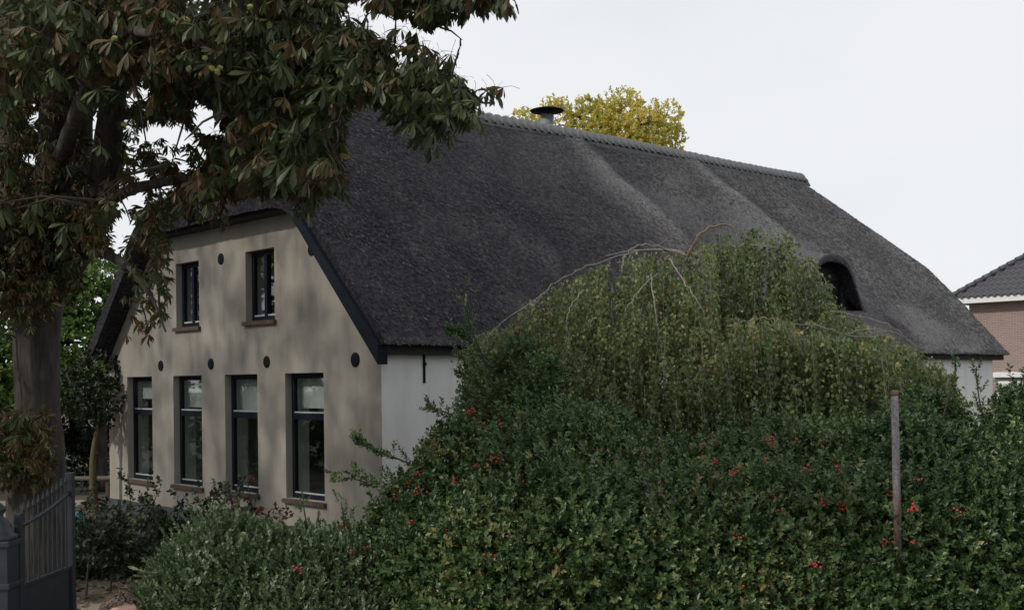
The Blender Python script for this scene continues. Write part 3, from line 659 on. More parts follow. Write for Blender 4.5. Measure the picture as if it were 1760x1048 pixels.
HOLES = [(120, 172, 6, 14), (172, 128, 5, 6), (208, 150, 5, 8), (162, 224, 9, 20), (116, 256, 9, 12), (60, 204, 7, 16), (60, 280, 5, 8), (212, 224, 8, 12), (240, 172, 10, 8), (248, 152, 6, 6), (256, 240, 10, 8), (297, 236, 16, 12), (352, 212, 16, 14), (313, 232, 10, 10), (317, 290, 8, 8), (309, 270, 10, 8), (345, 268, 8, 8), (248, 316, 8, 6), (220, 348, 8, 6), (208, 398, 18, 18), (200, 425, 10, 10), (340, 18, 12, 12), (377, 64, 5, 5), (497, 56, 6, 4), (533, 64, 6, 4), (553, 8, 7, 8), (612, 32, 14, 14), (573, 60, 6, 6), (655, 58, 22, 10), (690, 64, 20, 8), (690, 120, 10, 10), (760, 84, 26, 12), (162, 190, 5, 8), (15, 128, 4, 4), (8, 60, 4, 6), (20, 165, 4, 6), (280, 268, 8, 8), (228, 262, 7, 9), (330, 248, 7, 7), (378, 235, 6, 8), (100, 320, 4, 5), (160, 300, 5, 6)]
hrg = np.random.default_rng(5)
HOLES += [(float(hrg.uniform(0, 400)), float(hrg.uniform(110, 360)), float(hrg.uniform(3, 8)), float(hrg.uniform(4, 9))) for _ in range(60)] + [(float(hrg.uniform(400, 640)), float(hrg.uniform(-10, 130)), float(hrg.uniform(3, 6)), float(hrg.uniform(3, 7))) for _ in range(22)]
def dens(px, py):
    out = np.zeros(len(px)); inn = (px > -40) & (px < 900) & (py > -40) & (py < 850)
    i = np.clip((np.maximum(px, 0) / 50).astype(int), 0, 17); j = np.clip((np.maximum(py, 0) / 50).astype(int), 0, 16)
    out[inn] = DG[j[inn], i[inn]]
    for a, b_, ra, rb in HOLES: out *= np.where(((px - a) / ra / .85) ** 2 + ((py - b_) / rb) ** 2 < 1, 0.0, 1.0)
    return out
crg = np.random.default_rng(11)
def depth_for(px, py, n):
    Y = crg.uniform(8.2, 14.5, n)
    Y = np.where(px > 380, crg.uniform(8.4, 11.2, n), Y)
    Y = np.where(px > 600, crg.uniform(8.2, 9.4, n), Y)
    Y = np.where((py > 145) & (py < 340) & (px < 245), crg.uniform(12.8, 15.5, n), Y)
    Y = np.where((py > 330) & (px > 190), crg.uniform(10.6, 12.2, n), Y)
    Y = np.where((py > 360) & (px < 190), crg.uniform(12.0, 12.7, n), Y)
    return Y
cells = []
N = 1500
px = crg.uniform(-40, 900, 9000); py = crg.uniform(-40, 850, 9000); ok = crg.uniform(0, 1, 9000) < dens(px, py) ** 1.2 * 0.75
ok &= ~((py > 165) & (px < 600) & (crg.uniform(0, 1, 9000) > .30))
px, py = px[ok], py[ok]; Yc = depth_for(px, py, len(px))
clumps = np.array([at(a, b_, c_) for a, b_, c_ in zip(px, py, Yc)])
clumps = clumps[clumps[:, 2] > .4]
qa, qb = topx(clumps); dd_ = dens(qa, qb + 20) * (dens(qa, qb + 36) + dens(qa - 14, qb + 22) + dens(qa + 14, qb + 22)); clumps = clumps[dd_ > .02]
# the rest of the crown, above and beside the view
P = []
while len(P) < 900:
    d = unit(crg.normal(0, 1, (1, 3)))[0]; q = crg.uniform(.35, 1) ** .5
    p = np.array([TX - .3, TY - .3, 9.2]) + d * q * np.array([6.6, 6.2, 6.4])
    a, b_ = topx(p)
    if p[2] < 4.2 or (p[1] < 4.5): continue
    if -60 < a[0] < 1800 and -60 < b_[0] < 1100: continue
    P.append(p)
P = np.array(P); allc = np.concatenate([clumps, P])
inview = np.arange(len(allc)) < len(clumps)
# twigs: every clump is carried by the nearest branch
tw = MB(); nd = np.array(nodes); order = np.argsort([np.min(np.linalg.norm(nd - c_, axis=1)) for c_ in allc]); ndl = [tuple(q) for q in nodes]
arr = np.zeros((len(ndl) + len(allc) * 2, 3)); arr[:len(ndl)] = nd; cnt = len(ndl)
for i in order:
    c_ = allc[i]; d = np.linalg.norm(arr[:cnt] - c_, axis=1) + 0.25 * np.maximum(arr[:cnt, 2] - c_[2] - .5, 0); k = int(np.argmin(d)); p0 = arr[k]; L_ = np.linalg.norm(c_ - p0)
    if L_ > .02:
        mid = (p0 + c_) / 2 + np.array([0, 0, .10 * min(L_, 1.5)]); r0 = .006 + .007 * min(L_, 2)
        tw.tube([p0, mid, c_], [r0 * 1.3, r0, .004], 4, False); arr[cnt] = mid; arr[cnt + 1] = c_; cnt += 2
me = mesh_from('twigs', [rel(p, ch) for p in tw.v], tw.f); o = link('twigs', me, M['twig'], ch); o['kind'] = 'stuff'
def palm_leaf(droop, r_):
    parts = []; angs = np.radians([-128, -84, -42, 0, 42, 84, 128]); lens = [.55, .78, .95, 1, .95, .78, .55]
    for a, l_ in zip(angs, lens):
        xs_ = [.0, .30, .62, .80, 1.0]; ws = [.0, .06, .125, .115, .0]; v = []; dd = droop + r_.uniform(-.25, .25); l2 = l_ * r_.uniform(.88, 1.08); curl = r_.uniform(.1, .55); tw_ = r_.uniform(-.4, .4)
        cur = np.array([0., 0, 0]); ang = dd; px_ = 0
        rows = []
        for x, w_ in zip(xs_, ws):
            st = (x - px_) * l2; px_ = x; cur = cur + st * np.array([math.cos(ang), 0, -math.sin(ang)]); ang += curl * st
            nrm = np.array([math.sin(ang), 0, math.cos(ang)]); side = np.array([0, 1., 0]) * math.cos(tw_) + nrm * math.sin(tw_)
            rows.append((cur.copy(), cur + side * w_ * l2 + nrm * .25 * w_ * l2, cur - side * w_ * l2 + nrm * .25 * w_ * l2))
        v = [rows[0][0]]
        for k in (1, 2, 3): v += [rows[k][1], rows[k][0], rows[k][2]]
        v.append(rows[4][0]); f = [(0, 2, 1), (0, 3, 2), (1, 2, 5), (1, 5, 4), (2, 3, 6), (2, 6, 5), (4, 5, 8), (4, 8, 7), (5, 6, 9), (5, 9, 8), (7, 8, 10), (8, 9, 10)]
        parts.append((np.array(v) @ rotm('Z', a).T, np.array(f)))
    V, F = join_shapes(parts)
    pv_, pf_ = tube([(0, 0, 0), (-.25, 0, .25), (-.6, 0, .35)], [.012, .01, .012], 3, False)
    pf_ = np.array([t for q in pf_ for t in ((q[0], q[1], q[2]), (q[0], q[2], q[3]))])
    return join_shapes([(V, F), (np.array(pv_), pf_)])
PALM = [palm_leaf(d, srng) for d in (.35, .6, .85, 1.05, .75, 1.2)]
def palm_low(r_):
    parts = []
    for a, l_ in zip(np.radians([-128, -84, -42, 0, 42, 84, 128]), [.55, .78, .95, 1, .95, .78, .55]):
        dd = r_.uniform(.3, 1.3); l2 = l_ * r_.uniform(.8, 1.1); w_ = r_.uniform(.07, .12) * l2; dz = r_.uniform(-.08, .08)
        d0 = np.array([math.cos(dd), 0, -math.sin(dd)]); d1 = np.array([math.cos(dd + .6), 0, -math.sin(dd + .6)])
        m0 = d0 * .6 * l2; v = np.array([(0, 0, 0), m0 + (0, w_, dz), m0 + d1 * .4 * l2, m0 + (0, -w_, -dz)])
        parts.append((v @ rotm('Z', a).T, np.array([(0, 2, 1), (0, 3, 2)])))
    return join_shapes(parts)
PALML = [palm_low(srng) for _ in range(8)]
lp = []; lsz = []
for c_, iv in zip(allc, inview):
    k = crg.integers(5, 8) if iv else crg.integers(4, 7); r0 = .30 if iv else .5
    q = c_ + crg.normal(0, 1, (k, 3)) * np.array([r0, r0, r0 * .75]) * .62; lp.append(q); lsz.append(np.full(k, 1.0 if iv else 1.15))
lp = np.concatenate(lp); lsz = np.concatenate(lsz)
a, b_ = topx(lp); sc_ = 9.0 / np.maximum(lp[:, 1], 1); dn = dens(a, b_ + 22 * sc_)
for ox, oy in ((-22, 20), (22, 20), (0, 42), (-14, 34), (14, 34), (0, 4)): dn = np.minimum(dn, np.maximum(dens(a + ox * sc_, b_ + oy * sc_) * 2.2, 0))
inn = (a > -30) & (a < 1790) & (b_ > -30) & (b_ < 1080)
ok = ~inn | (crg.uniform(0, 1, len(lp)) < np.where(dn > 0, .15 + dn * 1.2, 0)); lp, lsz, a, b_ = lp[ok], lsz[ok], a[ok], b_[ok]
n = len(lp)
outw = unit((lp - np.array([TX, TY, 7.0])) * np.array([1, 1, .25]))
Zl = unit(np.array([0, 0, 1.0]) + outw * crg.uniform(.1, .75, n)[:, None] + crg.normal(0, .28, (n, 3)))
sz = crg.uniform(.115, .205, n) * lsz * np.where(a > 620, .88, 1.0)
Rl = frames(Zl, None) * sz[:, None, None]
tint = np.clip(crg.normal(.36, .2, n), 0, .66); brown = crg.uniform(0, 1, n) < np.clip(.26 + wob(lp, 1.2, 4) * .22 + np.where((b_ > 250) & (a < 620), .25, 0), 0.04, .8); tint[brown] = crg.uniform(.68, 1, brown.sum())
var = crg.integers(0, len(PALM), n); outv = (a < -40) | (a > 1800) | (b_ < -60); var[outv] = crg.integers(6, 9, outv.sum())
# the leaves that show largest are single objects
invw = (a > 0) & (a < 1760) & (b_ > 0) & (b_ < 850)
rank = np.where(invw, lp[:, 1] / sz - np.where(a > 560, 60, 0), 1e9); big = np.zeros(n, bool); big[np.argsort(rank)[:300]] = True
cV, cF, cT = [], [], []; off = 0
for j, (tv, tf) in enumerate(PALM + PALML[:3]):
    sel = (var == j) & ~big; m_ = sel.sum(); V = np.einsum('nij,vj->nvi', Rl[sel], tv) + (lp[sel] - np.array([TX, TY, 0]))[:, None, :]
    cV.append(V.reshape(-1, 3)); cF.append((tf[None] + (np.arange(m_) * len(tv))[:, None, None]).reshape(-1, 3) + off); cT.append(np.repeat(tint[sel], len(tv))); off += m_ * len(tv)
crown = link('crown', tri_mesh('crown', np.concatenate(cV), np.concatenate(cF), np.concatenate(cT)), M['chestnut'], ch); crown['kind'] = 'stuff'
lm = {}
for i in np.where(big)[0]:
    key = (int(var[i]), int(tint[i] * 6))
    if key not in lm:
        tv, tf = PALM[key[0]]; lm[key] = tri_mesh('leaf', tv, tf, np.full(len(tv), (key[1] + .5) / 6)); lm[key].materials.append(M['chestnut'])
    o = bpy.data.objects.new('leaf', lm[key]); COL.objects.link(o); o.parent = crown
    mm = Matrix(Rl[i].tolist()).to_4x4(); mm.translation = Vector(lp[i] - np.array([TX, TY, 0])); o.matrix_local = mm
# inner foliage: smaller, shrivelled leaves deep in the crown
px = crg.uniform(-40, 610, 10500); py = crg.uniform(135, 850, 10500); ok = crg.uniform(0, 1, 10500) < dens(px, py) * .62; px, py = px[ok], py[ok]; m_ = len(px)
Yi = np.where(px < 330, crg.uniform(11.8, 16, m_), crg.uniform(10.4, 12.4, m_)); Yi = np.where((py > 350) & (px > 170), crg.uniform(10.8, 12.6, m_), Yi); Yi = np.where((py > 360) & (px < 120), crg.uniform(11.9, 12.7, m_), Yi)
ic = np.array([at(a, b_, c_) for a, b_, c_ in zip(px, py, Yi)]); kk = 6
ip = np.repeat(ic, kk, axis=0) + crg.normal(0, .13, (len(ic) * kk, 3)); a, b_ = topx(ip); f_ = 9.0 / ip[:, 1]
dn = dens(a, b_ + 12 * f_)
for ox, oy in ((-14, 10), (14, 10), (0, 26), (0, 0)): dn = np.minimum(dn, dens(a + ox * f_, b_ + oy * f_) * 2.2)
ok = crg.uniform(0, 1, len(ip)) < np.where(dn > 0, .1 + 1.1 * dn, 0); ip = ip[ok]; n = len(ip); iv_ = crg.integers(0, 8, n)
Ri = frames(unit(np.array([0, 0, 1.]) + crg.normal(0, .45, (n, 3))), None) * crg.uniform(.09, .16, n)[:, None, None]; it = np.clip(crg.normal(.42, .2, n), 0, .7); br_ = crg.uniform(0, 1, n) < .5; it[br_] = crg.uniform(.7, 1, br_.sum())
cV, cF, cT = [], [], []; off = 0
for j, (tv, tf) in enumerate(PALML):
    sel = iv_ == j; m_ = sel.sum(); V = np.einsum('nij,vj->nvi', Ri[sel], tv) + (ip[sel] - np.array([TX, TY, 0]))[:, None, :]
    cV.append(V.reshape(-1, 3)); cF.append((tf[None] + (np.arange(m_) * len(tv))[:, None, None]).reshape(-1, 3) + off); cT.append(np.repeat(it[sel], len(tv))); off += m_ * len(tv)
o = link('inner_foliage', tri_mesh('inner_foliage', np.concatenate(cV), np.concatenate(cF), np.concatenate(cT)), M['chestnut'], ch); o['kind'] = 'stuff'
# green husks hanging in twos and threes
ico = bmesh.new(); bmesh.ops.create_icosphere(ico, subdivisions=2, radius=1)
for i, v_ in enumerate(ico.verts): v_.co *= 1.25 if i % 3 == 0 else .92
hm = bpy.data.meshes.new('husk'); ico.to_mesh(hm); ico.free(); hm.materials.append(M['husk'])
for hx, hy_, hY in ((365, 118, 8.6), (374, 124, 8.6), (378, 117, 8.7), (324, 118, 8.5), (296, 36, 8.4), (322, 34, 8.4), (60, 62, 8.6), (596, 270, 9.2), (590, 268, 9.2), (568, 180, 9.3), (750, 173, 8.7), (757, 174, 8.7), (704, 177, 8.8), (694, 175, 8.8), (602, 142, 8.9), (590, 146, 8.9), (728, 88, 8.8), (197, 66, 8.4), (352, 100, 8.5), (430, 12, 8.6), (780, 140, 8.7), (214, 214, 9)):
    o = bpy.data.objects.new('husk', hm); COL.objects.link(o); o.parent = crown; p = at(hx, hy_, hY - .35) - np.array([TX, TY, 0]); o.location = p; o.scale = (.021,) * 3; o.rotation_euler = (random.random() * 3, random.random() * 3, 0)

# a second chestnut, unseen, added at left and thinned to dapple the gable
T2 = np.array([-13.2, 15.6, 0.0]); c2 = empty('chestnut_tree', tuple(T2), 'unseen second horse chestnut, added at left to shade the gable', 'tree')
v, f = bark_tube(bez([(0, 0, -.1), (0, 0, .6), (.05, 0, 2.2), (.1, .1, 3.8), (.2, .1, 6.5), (.1, 0, 9.5)], 6), list(np.interp(np.linspace(0, 5, 31), range(6), [.5, .38, .32, .30, .2, .06])), 20, .03, 5)
link('trunk', mesh_from('trunk', v, f), M['bark'], c2, True)
r_ = np.random.default_rng(81); n = 5200; d = unit(r_.normal(0, 1, (n, 3))); q = np.array([0, 0, 8.6]) + d * (r_.uniform(.2, 1, n) ** .5)[:, None] * np.array([5.6, 5.4, 5.4])
cl = wob(q, 1.0, 7); a, b_ = topx(q + T2); keep_ = (cl > -.12) & (q[:, 2] > 3.4) & ~((a > -60) & (a < 1800) & (b_ > -80) & (b_ < 1100)); q = q[keep_]; n = len(q)
Zq = unit(np.array([0, 0, 1.0]) + unit(q - np.array([0, 0, 7])) * .5 + r_.normal(0, .3, (n, 3))); tv, tf = PALML[2]
V = np.einsum('nij,vj->nvi', frames(Zq, r_.uniform(0, 6, n)) * r_.uniform(.2, .3, n)[:, None, None], tv) + q[:, None, :]
o = link('crown', tri_mesh('crown', V.reshape(-1, 3), (tf[None] + (np.arange(n) * len(tv))[:, None, None]).reshape(-1, 3), np.repeat(np.clip(r_.normal(.4, .25, n), 0, 1), len(tv))), M['chestnut'], c2); o['kind'] = 'stuff'
for k in range(7):
    e = d[k] * np.array([3.5, 3.5, 2]) + np.array([0, 0, 8.5]); MB().tube(bez([(.1, .1, 3.5 + .5 * k), e * .5 + np.array([0, 0, 3.0]), e], 5), list(np.linspace(.14, .03, 11)), 8).build('limb', M['bark'], c2, True)

# ------------------------------------------------------------ holly hedge shrubs along the front
def stems(parent, base, tops, r0, mat, name='stem'):
    for t_ in tops:
        b0 = np.array(base) + np.array([random.uniform(-.25, .25), random.uniform(-.2, .2), -.05]); md = (b0 * .5 + np.array(t_) * .5) + np.array([random.uniform(-.1, .1), random.uniform(-.1, .1), .15])
        c_ = bez([b0, md, t_], 6); mb = MB().tube([rel(q, parent) for q in c_], list(np.linspace(r0, r0 * .3, len(c_))), 7); mb.build(name, mat, parent, True)
BER = bmesh.new(); bmesh.ops.create_icosphere(BER, subdivisions=1, radius=1); bv = np.array([v_.co[:] for v_ in BER.verts]); bf = np.array([[q.index for q in f_.verts] for f_ in BER.faces]); BER.free()
def berries(parent, P, D, spots, seed, extra=0):
    """clusters of red berries sitting in the outer leaves near the given bearings"""
    r_ = np.random.default_rng(seed); loc = []; a, b_ = topx(P + np.array(parent.location[:]))
    for sx_, sy_ in spots:
        d = np.hypot(a - sx_, b_ - sy_); cand = np.where(d < 16)[0]
        if len(cand) == 0: cand = np.array([np.argmin(d)])
        k = cand[np.argmin(P[cand, 1])]; c_ = P[k] + np.array([0, -.10, .045])
        m_ = r_.integers(4, 10); loc.append(c_ + r_.normal(0, 1, (m_, 3)) * np.array([.026, .02, .022]))
    loc = np.concatenate(loc); me = tri_mesh('berries', (bv[None] * r_.uniform(.010, .0145, len(loc))[:, None, None] + loc[:, None, :]).reshape(-1, 3), (bf[None] + (np.arange(len(loc)) * len(bv))[:, None, None]).reshape(-1, 3), np.zeros(len(loc) * len(bv)))
    o = link('berries', me, M['berry'], parent); o['kind'] = 'stuff'
def bush(name, label, cat, px0, Y0, blobs, n, shapes, mat, seed, **kw):
    """blobs: (px, py, Y, radius in x, y, z) centres by bearing and distance"""
    base = at(px0, 900, Y0); base[2] = 0
    o = empty(name, tuple(base), label, cat)
    c_ = np.array([at(b[0], b[1], b[2]) for b in blobs]) - base; r_ = [b[3:6] for b in blobs]
    f_, P, D = scatter('foliage', c_, r_, n, shapes, mat, o, seed, keep=lambda Q: Q[:, 2] > .03, **kw)
    stems(o, base, [c + base + np.array([0, .1, .1]) for c in c_], .035, M['twig'])
    return o, P, D
GH = 'evergreen shrubs along the garden front'
h1, P, D = bush('evergreen_shrub', 'low grey-green clipped shrub below the tall windows of the gable', 'shrub', 470, 11.4,
    [(400, 1030, 11.2, .75, .75, .72), (520, 1040, 11.3, .75, .7, .72), (350, 1090, 10.9, .6, .6, .6), (470, 1120, 10.9, .9, .7, .7), (600, 1060, 11.3, .7, .7, .8), (640, 1130, 11, .7, .6, .6), (430, 960, 11.6, .42, .45, .35)], 11000, SHRUB, M['shrub'], 31, lump=.13, lumpsc=2.6); h1['group'] = GH
berries(h1, P, D, [(605, 943), (637, 945), (659, 961), (513, 988), (584, 905)], 1)
h2, P, D = bush('holly_bush', 'tall holly with clusters of red berries beside the white side wall', 'shrub', 830, 12.4,
    [(930, 800, 12.8, .85, .9, .72), (905, 665, 13.0, .28, .35, .40), (905, 745, 12.8, .40, .5, .42), (905, 850, 12.3, .66, .8, .66), (745, 930, 11.7, .42, .5, .38), (690, 985, 11.4, .48, .5, .45), (735, 865, 11.9, .32, .4, .26), (785, 800, 12.1, .30, .4, .28), (690, 905, 11.7, .30, .35, .24), (950, 890, 11.8, .95, .9, .85), (825, 935, 11.7, .62, .7, .55), (765, 1000, 11.2, .66, .7, .60), (870, 1000, 11.0, .9, .8, .85), (1000, 850, 12.2, .9, .8, .75), (990, 1000, 10.9, .9, .8, .95), (850, 1130, 10.8, 1.1, .8, .8), (990, 1120, 10.7, .9, .7, .8)], 19000, HOLLY, M['holly'], 32, lump=.17, lumpsc=2.2); h2['group'] = GH
bsp = [(805, 612), (797, 618), (818, 628), (792, 690), (808, 692), (822, 700), (780, 712), (798, 712), (820, 724), (830, 716), (768, 722), (838, 690), (723, 757), (746, 765), (744, 781), (700, 800), (715, 795), (645, 776), (688, 815), (664, 828), (625, 835), (690, 850), (715, 852), (793, 830), (814, 808), (772, 825), (888, 822), (680, 848), (712, 888), (760, 900), (830, 950), (860, 800), (790, 660), (850, 730)]
berries(h2, P, D, bsp, 2)
h3, P, D = bush('holly_bush', 'broad dark holly in front of the weeping birch, sparse red berries', 'shrub', 1240, 11.8,
    [(1080, 880, 12.0, .9, .9, .75), (1200, 890, 12.2, 1.0, .9, .8), (1330, 870, 12.2, .95, .9, .78), (1440, 860, 12.3, .85, .8, .72), (1100, 1000, 10.9, 1.0, .8, .95), (1250, 990, 11.0, 1.0, .8, .95), (1400, 970, 11.1, 1.0, .8, .95), (1180, 1130, 10.6, 1.2, .7, .9), (1370, 1110, 10.7, 1.1, .7, .9), (1040, 800, 12.6, .5, .6, .45)], 19500, HOLLY, M['holly'], 33, lump=.17, lumpsc=2.2); h3['group'] = GH
berries(h3, P, D, [(1215, 760), (1218, 766), (1214, 803), (1335, 755), (1337, 768), (1372, 750), (1415, 770), (1393, 783), (1443, 796), (1423, 806), (1381, 830), (1262, 823), (1328, 868), (1338, 860), (1412, 862), (1427, 863), (1441, 864), (1410, 966), (1115, 1045), (1278, 1008), (1258, 911), (1280, 815), (1295, 795)], 3)
h4, P, D = bush('holly_bush', 'dark evergreen bush at the right edge behind the thin grey post', 'shrub', 1660, 11.8,
    [(1530, 840, 12.2, .75, .8, .78), (1610, 880, 12.0, .8, .8, .75), (1740, 850, 12.2, .75, .8, .8), (1800, 780, 12.6, .7, .8, .75), (1560, 985, 11.0, .95, .8, .95), (1700, 975, 11.0, 1.0, .8, .95), (1820, 950, 11.2, .9, .8, 1.1), (1540, 1120, 10.7, 1.0, .7, .9), (1720, 1120, 10.7, 1.1, .7, .9), (1735, 735, 12.4, .2, .3, .3), (1590, 730, 12.8, .42, .4, .4)], 18500, HOLLY, M['holly'], 34, lump=.17, lumpsc=2.2, tint=(.36, .2)); h4['group'] = GH
berries(h4, P, D, [(1527, 842), (1556, 884), (1567, 894), (1511, 928), (1557, 932), (1585, 842), (1640, 880)], 4)
# long sprays of holly standing out from the mass
def spray(parent, pts, n, shapes, mat, seed, size=.9):
    r_ = np.random.default_rng(seed); c_ = bez(pts, 10); MB().tube([rel(q, parent) for q in c_], list(np.linspace(.012, .004, len(c_))), 5, False).build('twig', M['twig'], parent)
    idx = r_.integers(int(len(c_) * .25), len(c_), n); P = np.array([c_[i] for i in idx]) + r_.normal(0, .025, (n, 3)); D = np.array([c_[min(i + 1, len(c_) - 1)] - c_[max(i - 1, 0)] for i in idx])
    D = unit(unit(D) + r_.normal(0, .5, (n, 3)) + np.array([0, 0, .3])); tv, tf = shapes[seed % len(shapes)]
    V = np.einsum('nij,vj->nvi', frames(D, r_.uniform(0, 6, n)) * size, tv) + (P - np.array(parent.location[:]))[:, None, :]
    o = link('spray_leaves', tri_mesh('spray_leaves', V.reshape(-1, 3), (tf[None] + (np.arange(n) * len(tv))[:, None, None]).reshape(-1, 3), np.repeat(np.clip(r_.normal(.5, .2, n), 0, 1), len(tv))), mat, parent); o['kind'] = 'stuff'
spray(h2, [at(800, 850, 12), at(700, 795, 11.9), at(645, 775, 11.9), at(618, 757, 11.9)], 26, HOLLY, M['holly'], 1)
spray(h2, [at(770, 890, 11.8), at(670, 842, 11.7), at(620, 826, 11.7), at(590, 820, 11.7)], 24, HOLLY, M['holly'], 2)
spray(h2, [at(850, 660, 12.9), at(812, 570, 12.9), at(803, 530, 12.9), at(804, 490, 12.9)], 18, SHRUB, M['shrub'], 3, .8)
spray(h2, [at(870, 650, 13), at(810, 590, 12.9), at(780, 572, 12.9)], 26, HOLLY, M['holly'], 4)
spray(h2, [at(850, 760, 12.3), at(780, 715, 12.2), at(742, 700, 12.2)], 24, HOLLY, M['holly'], 5)
for q_ in range(5): spray(h2, [at(880, 800 + 25 * q_, 12.2), at(812 - 18 * q_, 765 + 18 * q_, 12.1), at(775 - 24 * q_, 742 + 20 * q_, 12.1)], 22, HOLLY, M['holly'], q_)
for q_ in range(4): spray(h2, [at(880, 700 + 20 * q_, 12.6), at(830, 640 + 28 * q_, 12.6), at(796, 615 + 28 * q_, 12.6)], 20, HOLLY, M['holly'], q_ + 1)
spray(h4, [at(1700, 760, 12.2), at(1684, 690, 12.2), at(1677, 640, 12.2)], 10, HOLLY, M['holly'], 1)
spray(h4, [at(1620, 720, 12.4), at(1636, 660, 12.4), at(1645, 630, 12.4)], 8, HOLLY, M['holly'], 2)
spray(h1, [at(540, 960, 11.3), at(525, 890, 11.3), at(522, 868, 11.3)], 6, SHRUB, M['shrub'], 1)
spray(h1, [at(590, 960, 11.3), at(590, 890, 11.3), at(586, 862, 11.3)], 8, SHRUB, M['shrub'], 2)
spray(h1, [at(340, 960, 11.5), at(335, 905, 11.5), at(332, 880, 11.5)], 8, SHRUB, M['shrub'], 3)

# ------------------------------------------------------------ weeping birch
BY = 15.6; bb = at(1230, 700, BY); bb[2] = 0
wb = empty('weeping_birch', tuple(bb), 'weeping birch dome with bare arching twigs and hanging curtains of small leaves', 'tree')
c_ = bez([(bb[0], bb[1], -.1), (bb[0] + .1, bb[1], 1.6), at(1215, 520, BY), at(1180, 440, BY), at(1100, 430, BY), at(1040, 440, BY - .2)], 7)
MB().tube([rel(q, wb) for q in c_], list(np.interp(np.linspace(0, 1, len(c_)), [0, .4, .55, .75, 1], [.14, .09, .04, .012, .005])), 10).build('trunk', M['birchtwig'], wb, True)
arcs = [([at(1175, 455, BY - .4), at(1195, 415, BY - .5), at(1215, 393, BY - .5), at(1250, 386, BY - .5), at(1262, 400, BY - .5)], .028, 'brownlimb'),
        ([at(1180, 440, BY - .6), at(1110, 420, BY - .9), at(1075, 440, BY - 1.0), at(1068, 470, BY - 1.1)], .022, 'birchtwig'),
        ([at(1120, 430, BY - .5), at(1150, 408, BY - .5), at(1165, 402, BY - .5)], .012, 'birchtwig'),
        ([at(1100, 430, BY - .3), at(1010, 458, BY - .5), at(955, 485, BY - .7), at(925, 515, BY - .9), at(912, 540, BY - .9)], .016, 'birchtwig'),
        ([at(1150, 445, BY - .8), at(1180, 490, BY - 1.3), at(1205, 530, BY - 1.5), at(1215, 560, BY - 1.5)], .016, 'birchtwig'),
        ([at(1130, 470, BY - .9), at(1090, 510, BY - 1.3), at(1072, 545, BY - 1.4), at(1066, 590, BY - 1.4)], .013, 'birchtwig'),
        ([at(1120, 470, BY - .9), at(1124, 520, BY - 1.4), at(1130, 570, BY - 1.5), at(1128, 620, BY - 1.5)], .013, 'birchtwig'),
        ([at(1000, 500, BY - .8), at(980, 530, BY - 1.2), at(974, 560, BY - 1.3), at(980, 590, BY - 1.3)], .012, 'birchtwig'),
        ([at(940, 500, BY - .7), at(870, 550, BY - 1), at(835, 580, BY - 1.2), at(828, 610, BY - 1.2)], .014, 'birchtwig'),
        ([at(1250, 560, BY - 1.2), at(1300, 548, BY - 1.6), at(1330, 550, BY - 1.7), at(1350, 575, BY - 1.8)], .016, 'birchtwig'),
        ([at(1330, 560, BY - 1.5), at(1400, 558, BY - 1.6), at(1470, 580, BY - 1.7), at(1530, 572, BY - 1.8)], .015, 'birchtwig'),
        ([at(1430, 535, BY - 1.2), at(1500, 548, BY - 1.4), at(1540, 565, BY - 1.5), at(1580, 600, BY - 1.6)], .014, 'birchtwig'),
        ([at(1440, 590, BY - 1.5), at(1470, 568, BY - 1.7), at(1530, 570, BY - 1.8), at(1560, 580, BY - 1.9)], .012, 'birchtwig'),
        ([at(1290, 420, BY), at(1350, 430, BY), at(1400, 460, BY - .2), at(1430, 500, BY - .3)], .016, 'birchtwig')]
for p, r0, mt in arcs:
    q = bez(p, 7); wg = np.array([(0, 0, 0)] + [(random.uniform(-.015, .015), 0, random.uniform(-.015, .015)) for _ in q[1:]]); r0 *= .95 if mt == 'brownlimb' else .62; MB().tube([rel(a + w_, wb) for a, w_ in zip(q, wg)], list(np.linspace(r0, r0 * .35, len(q))), 6).build('branch', M[mt], wb, True)
brg = np.random.default_rng(21)
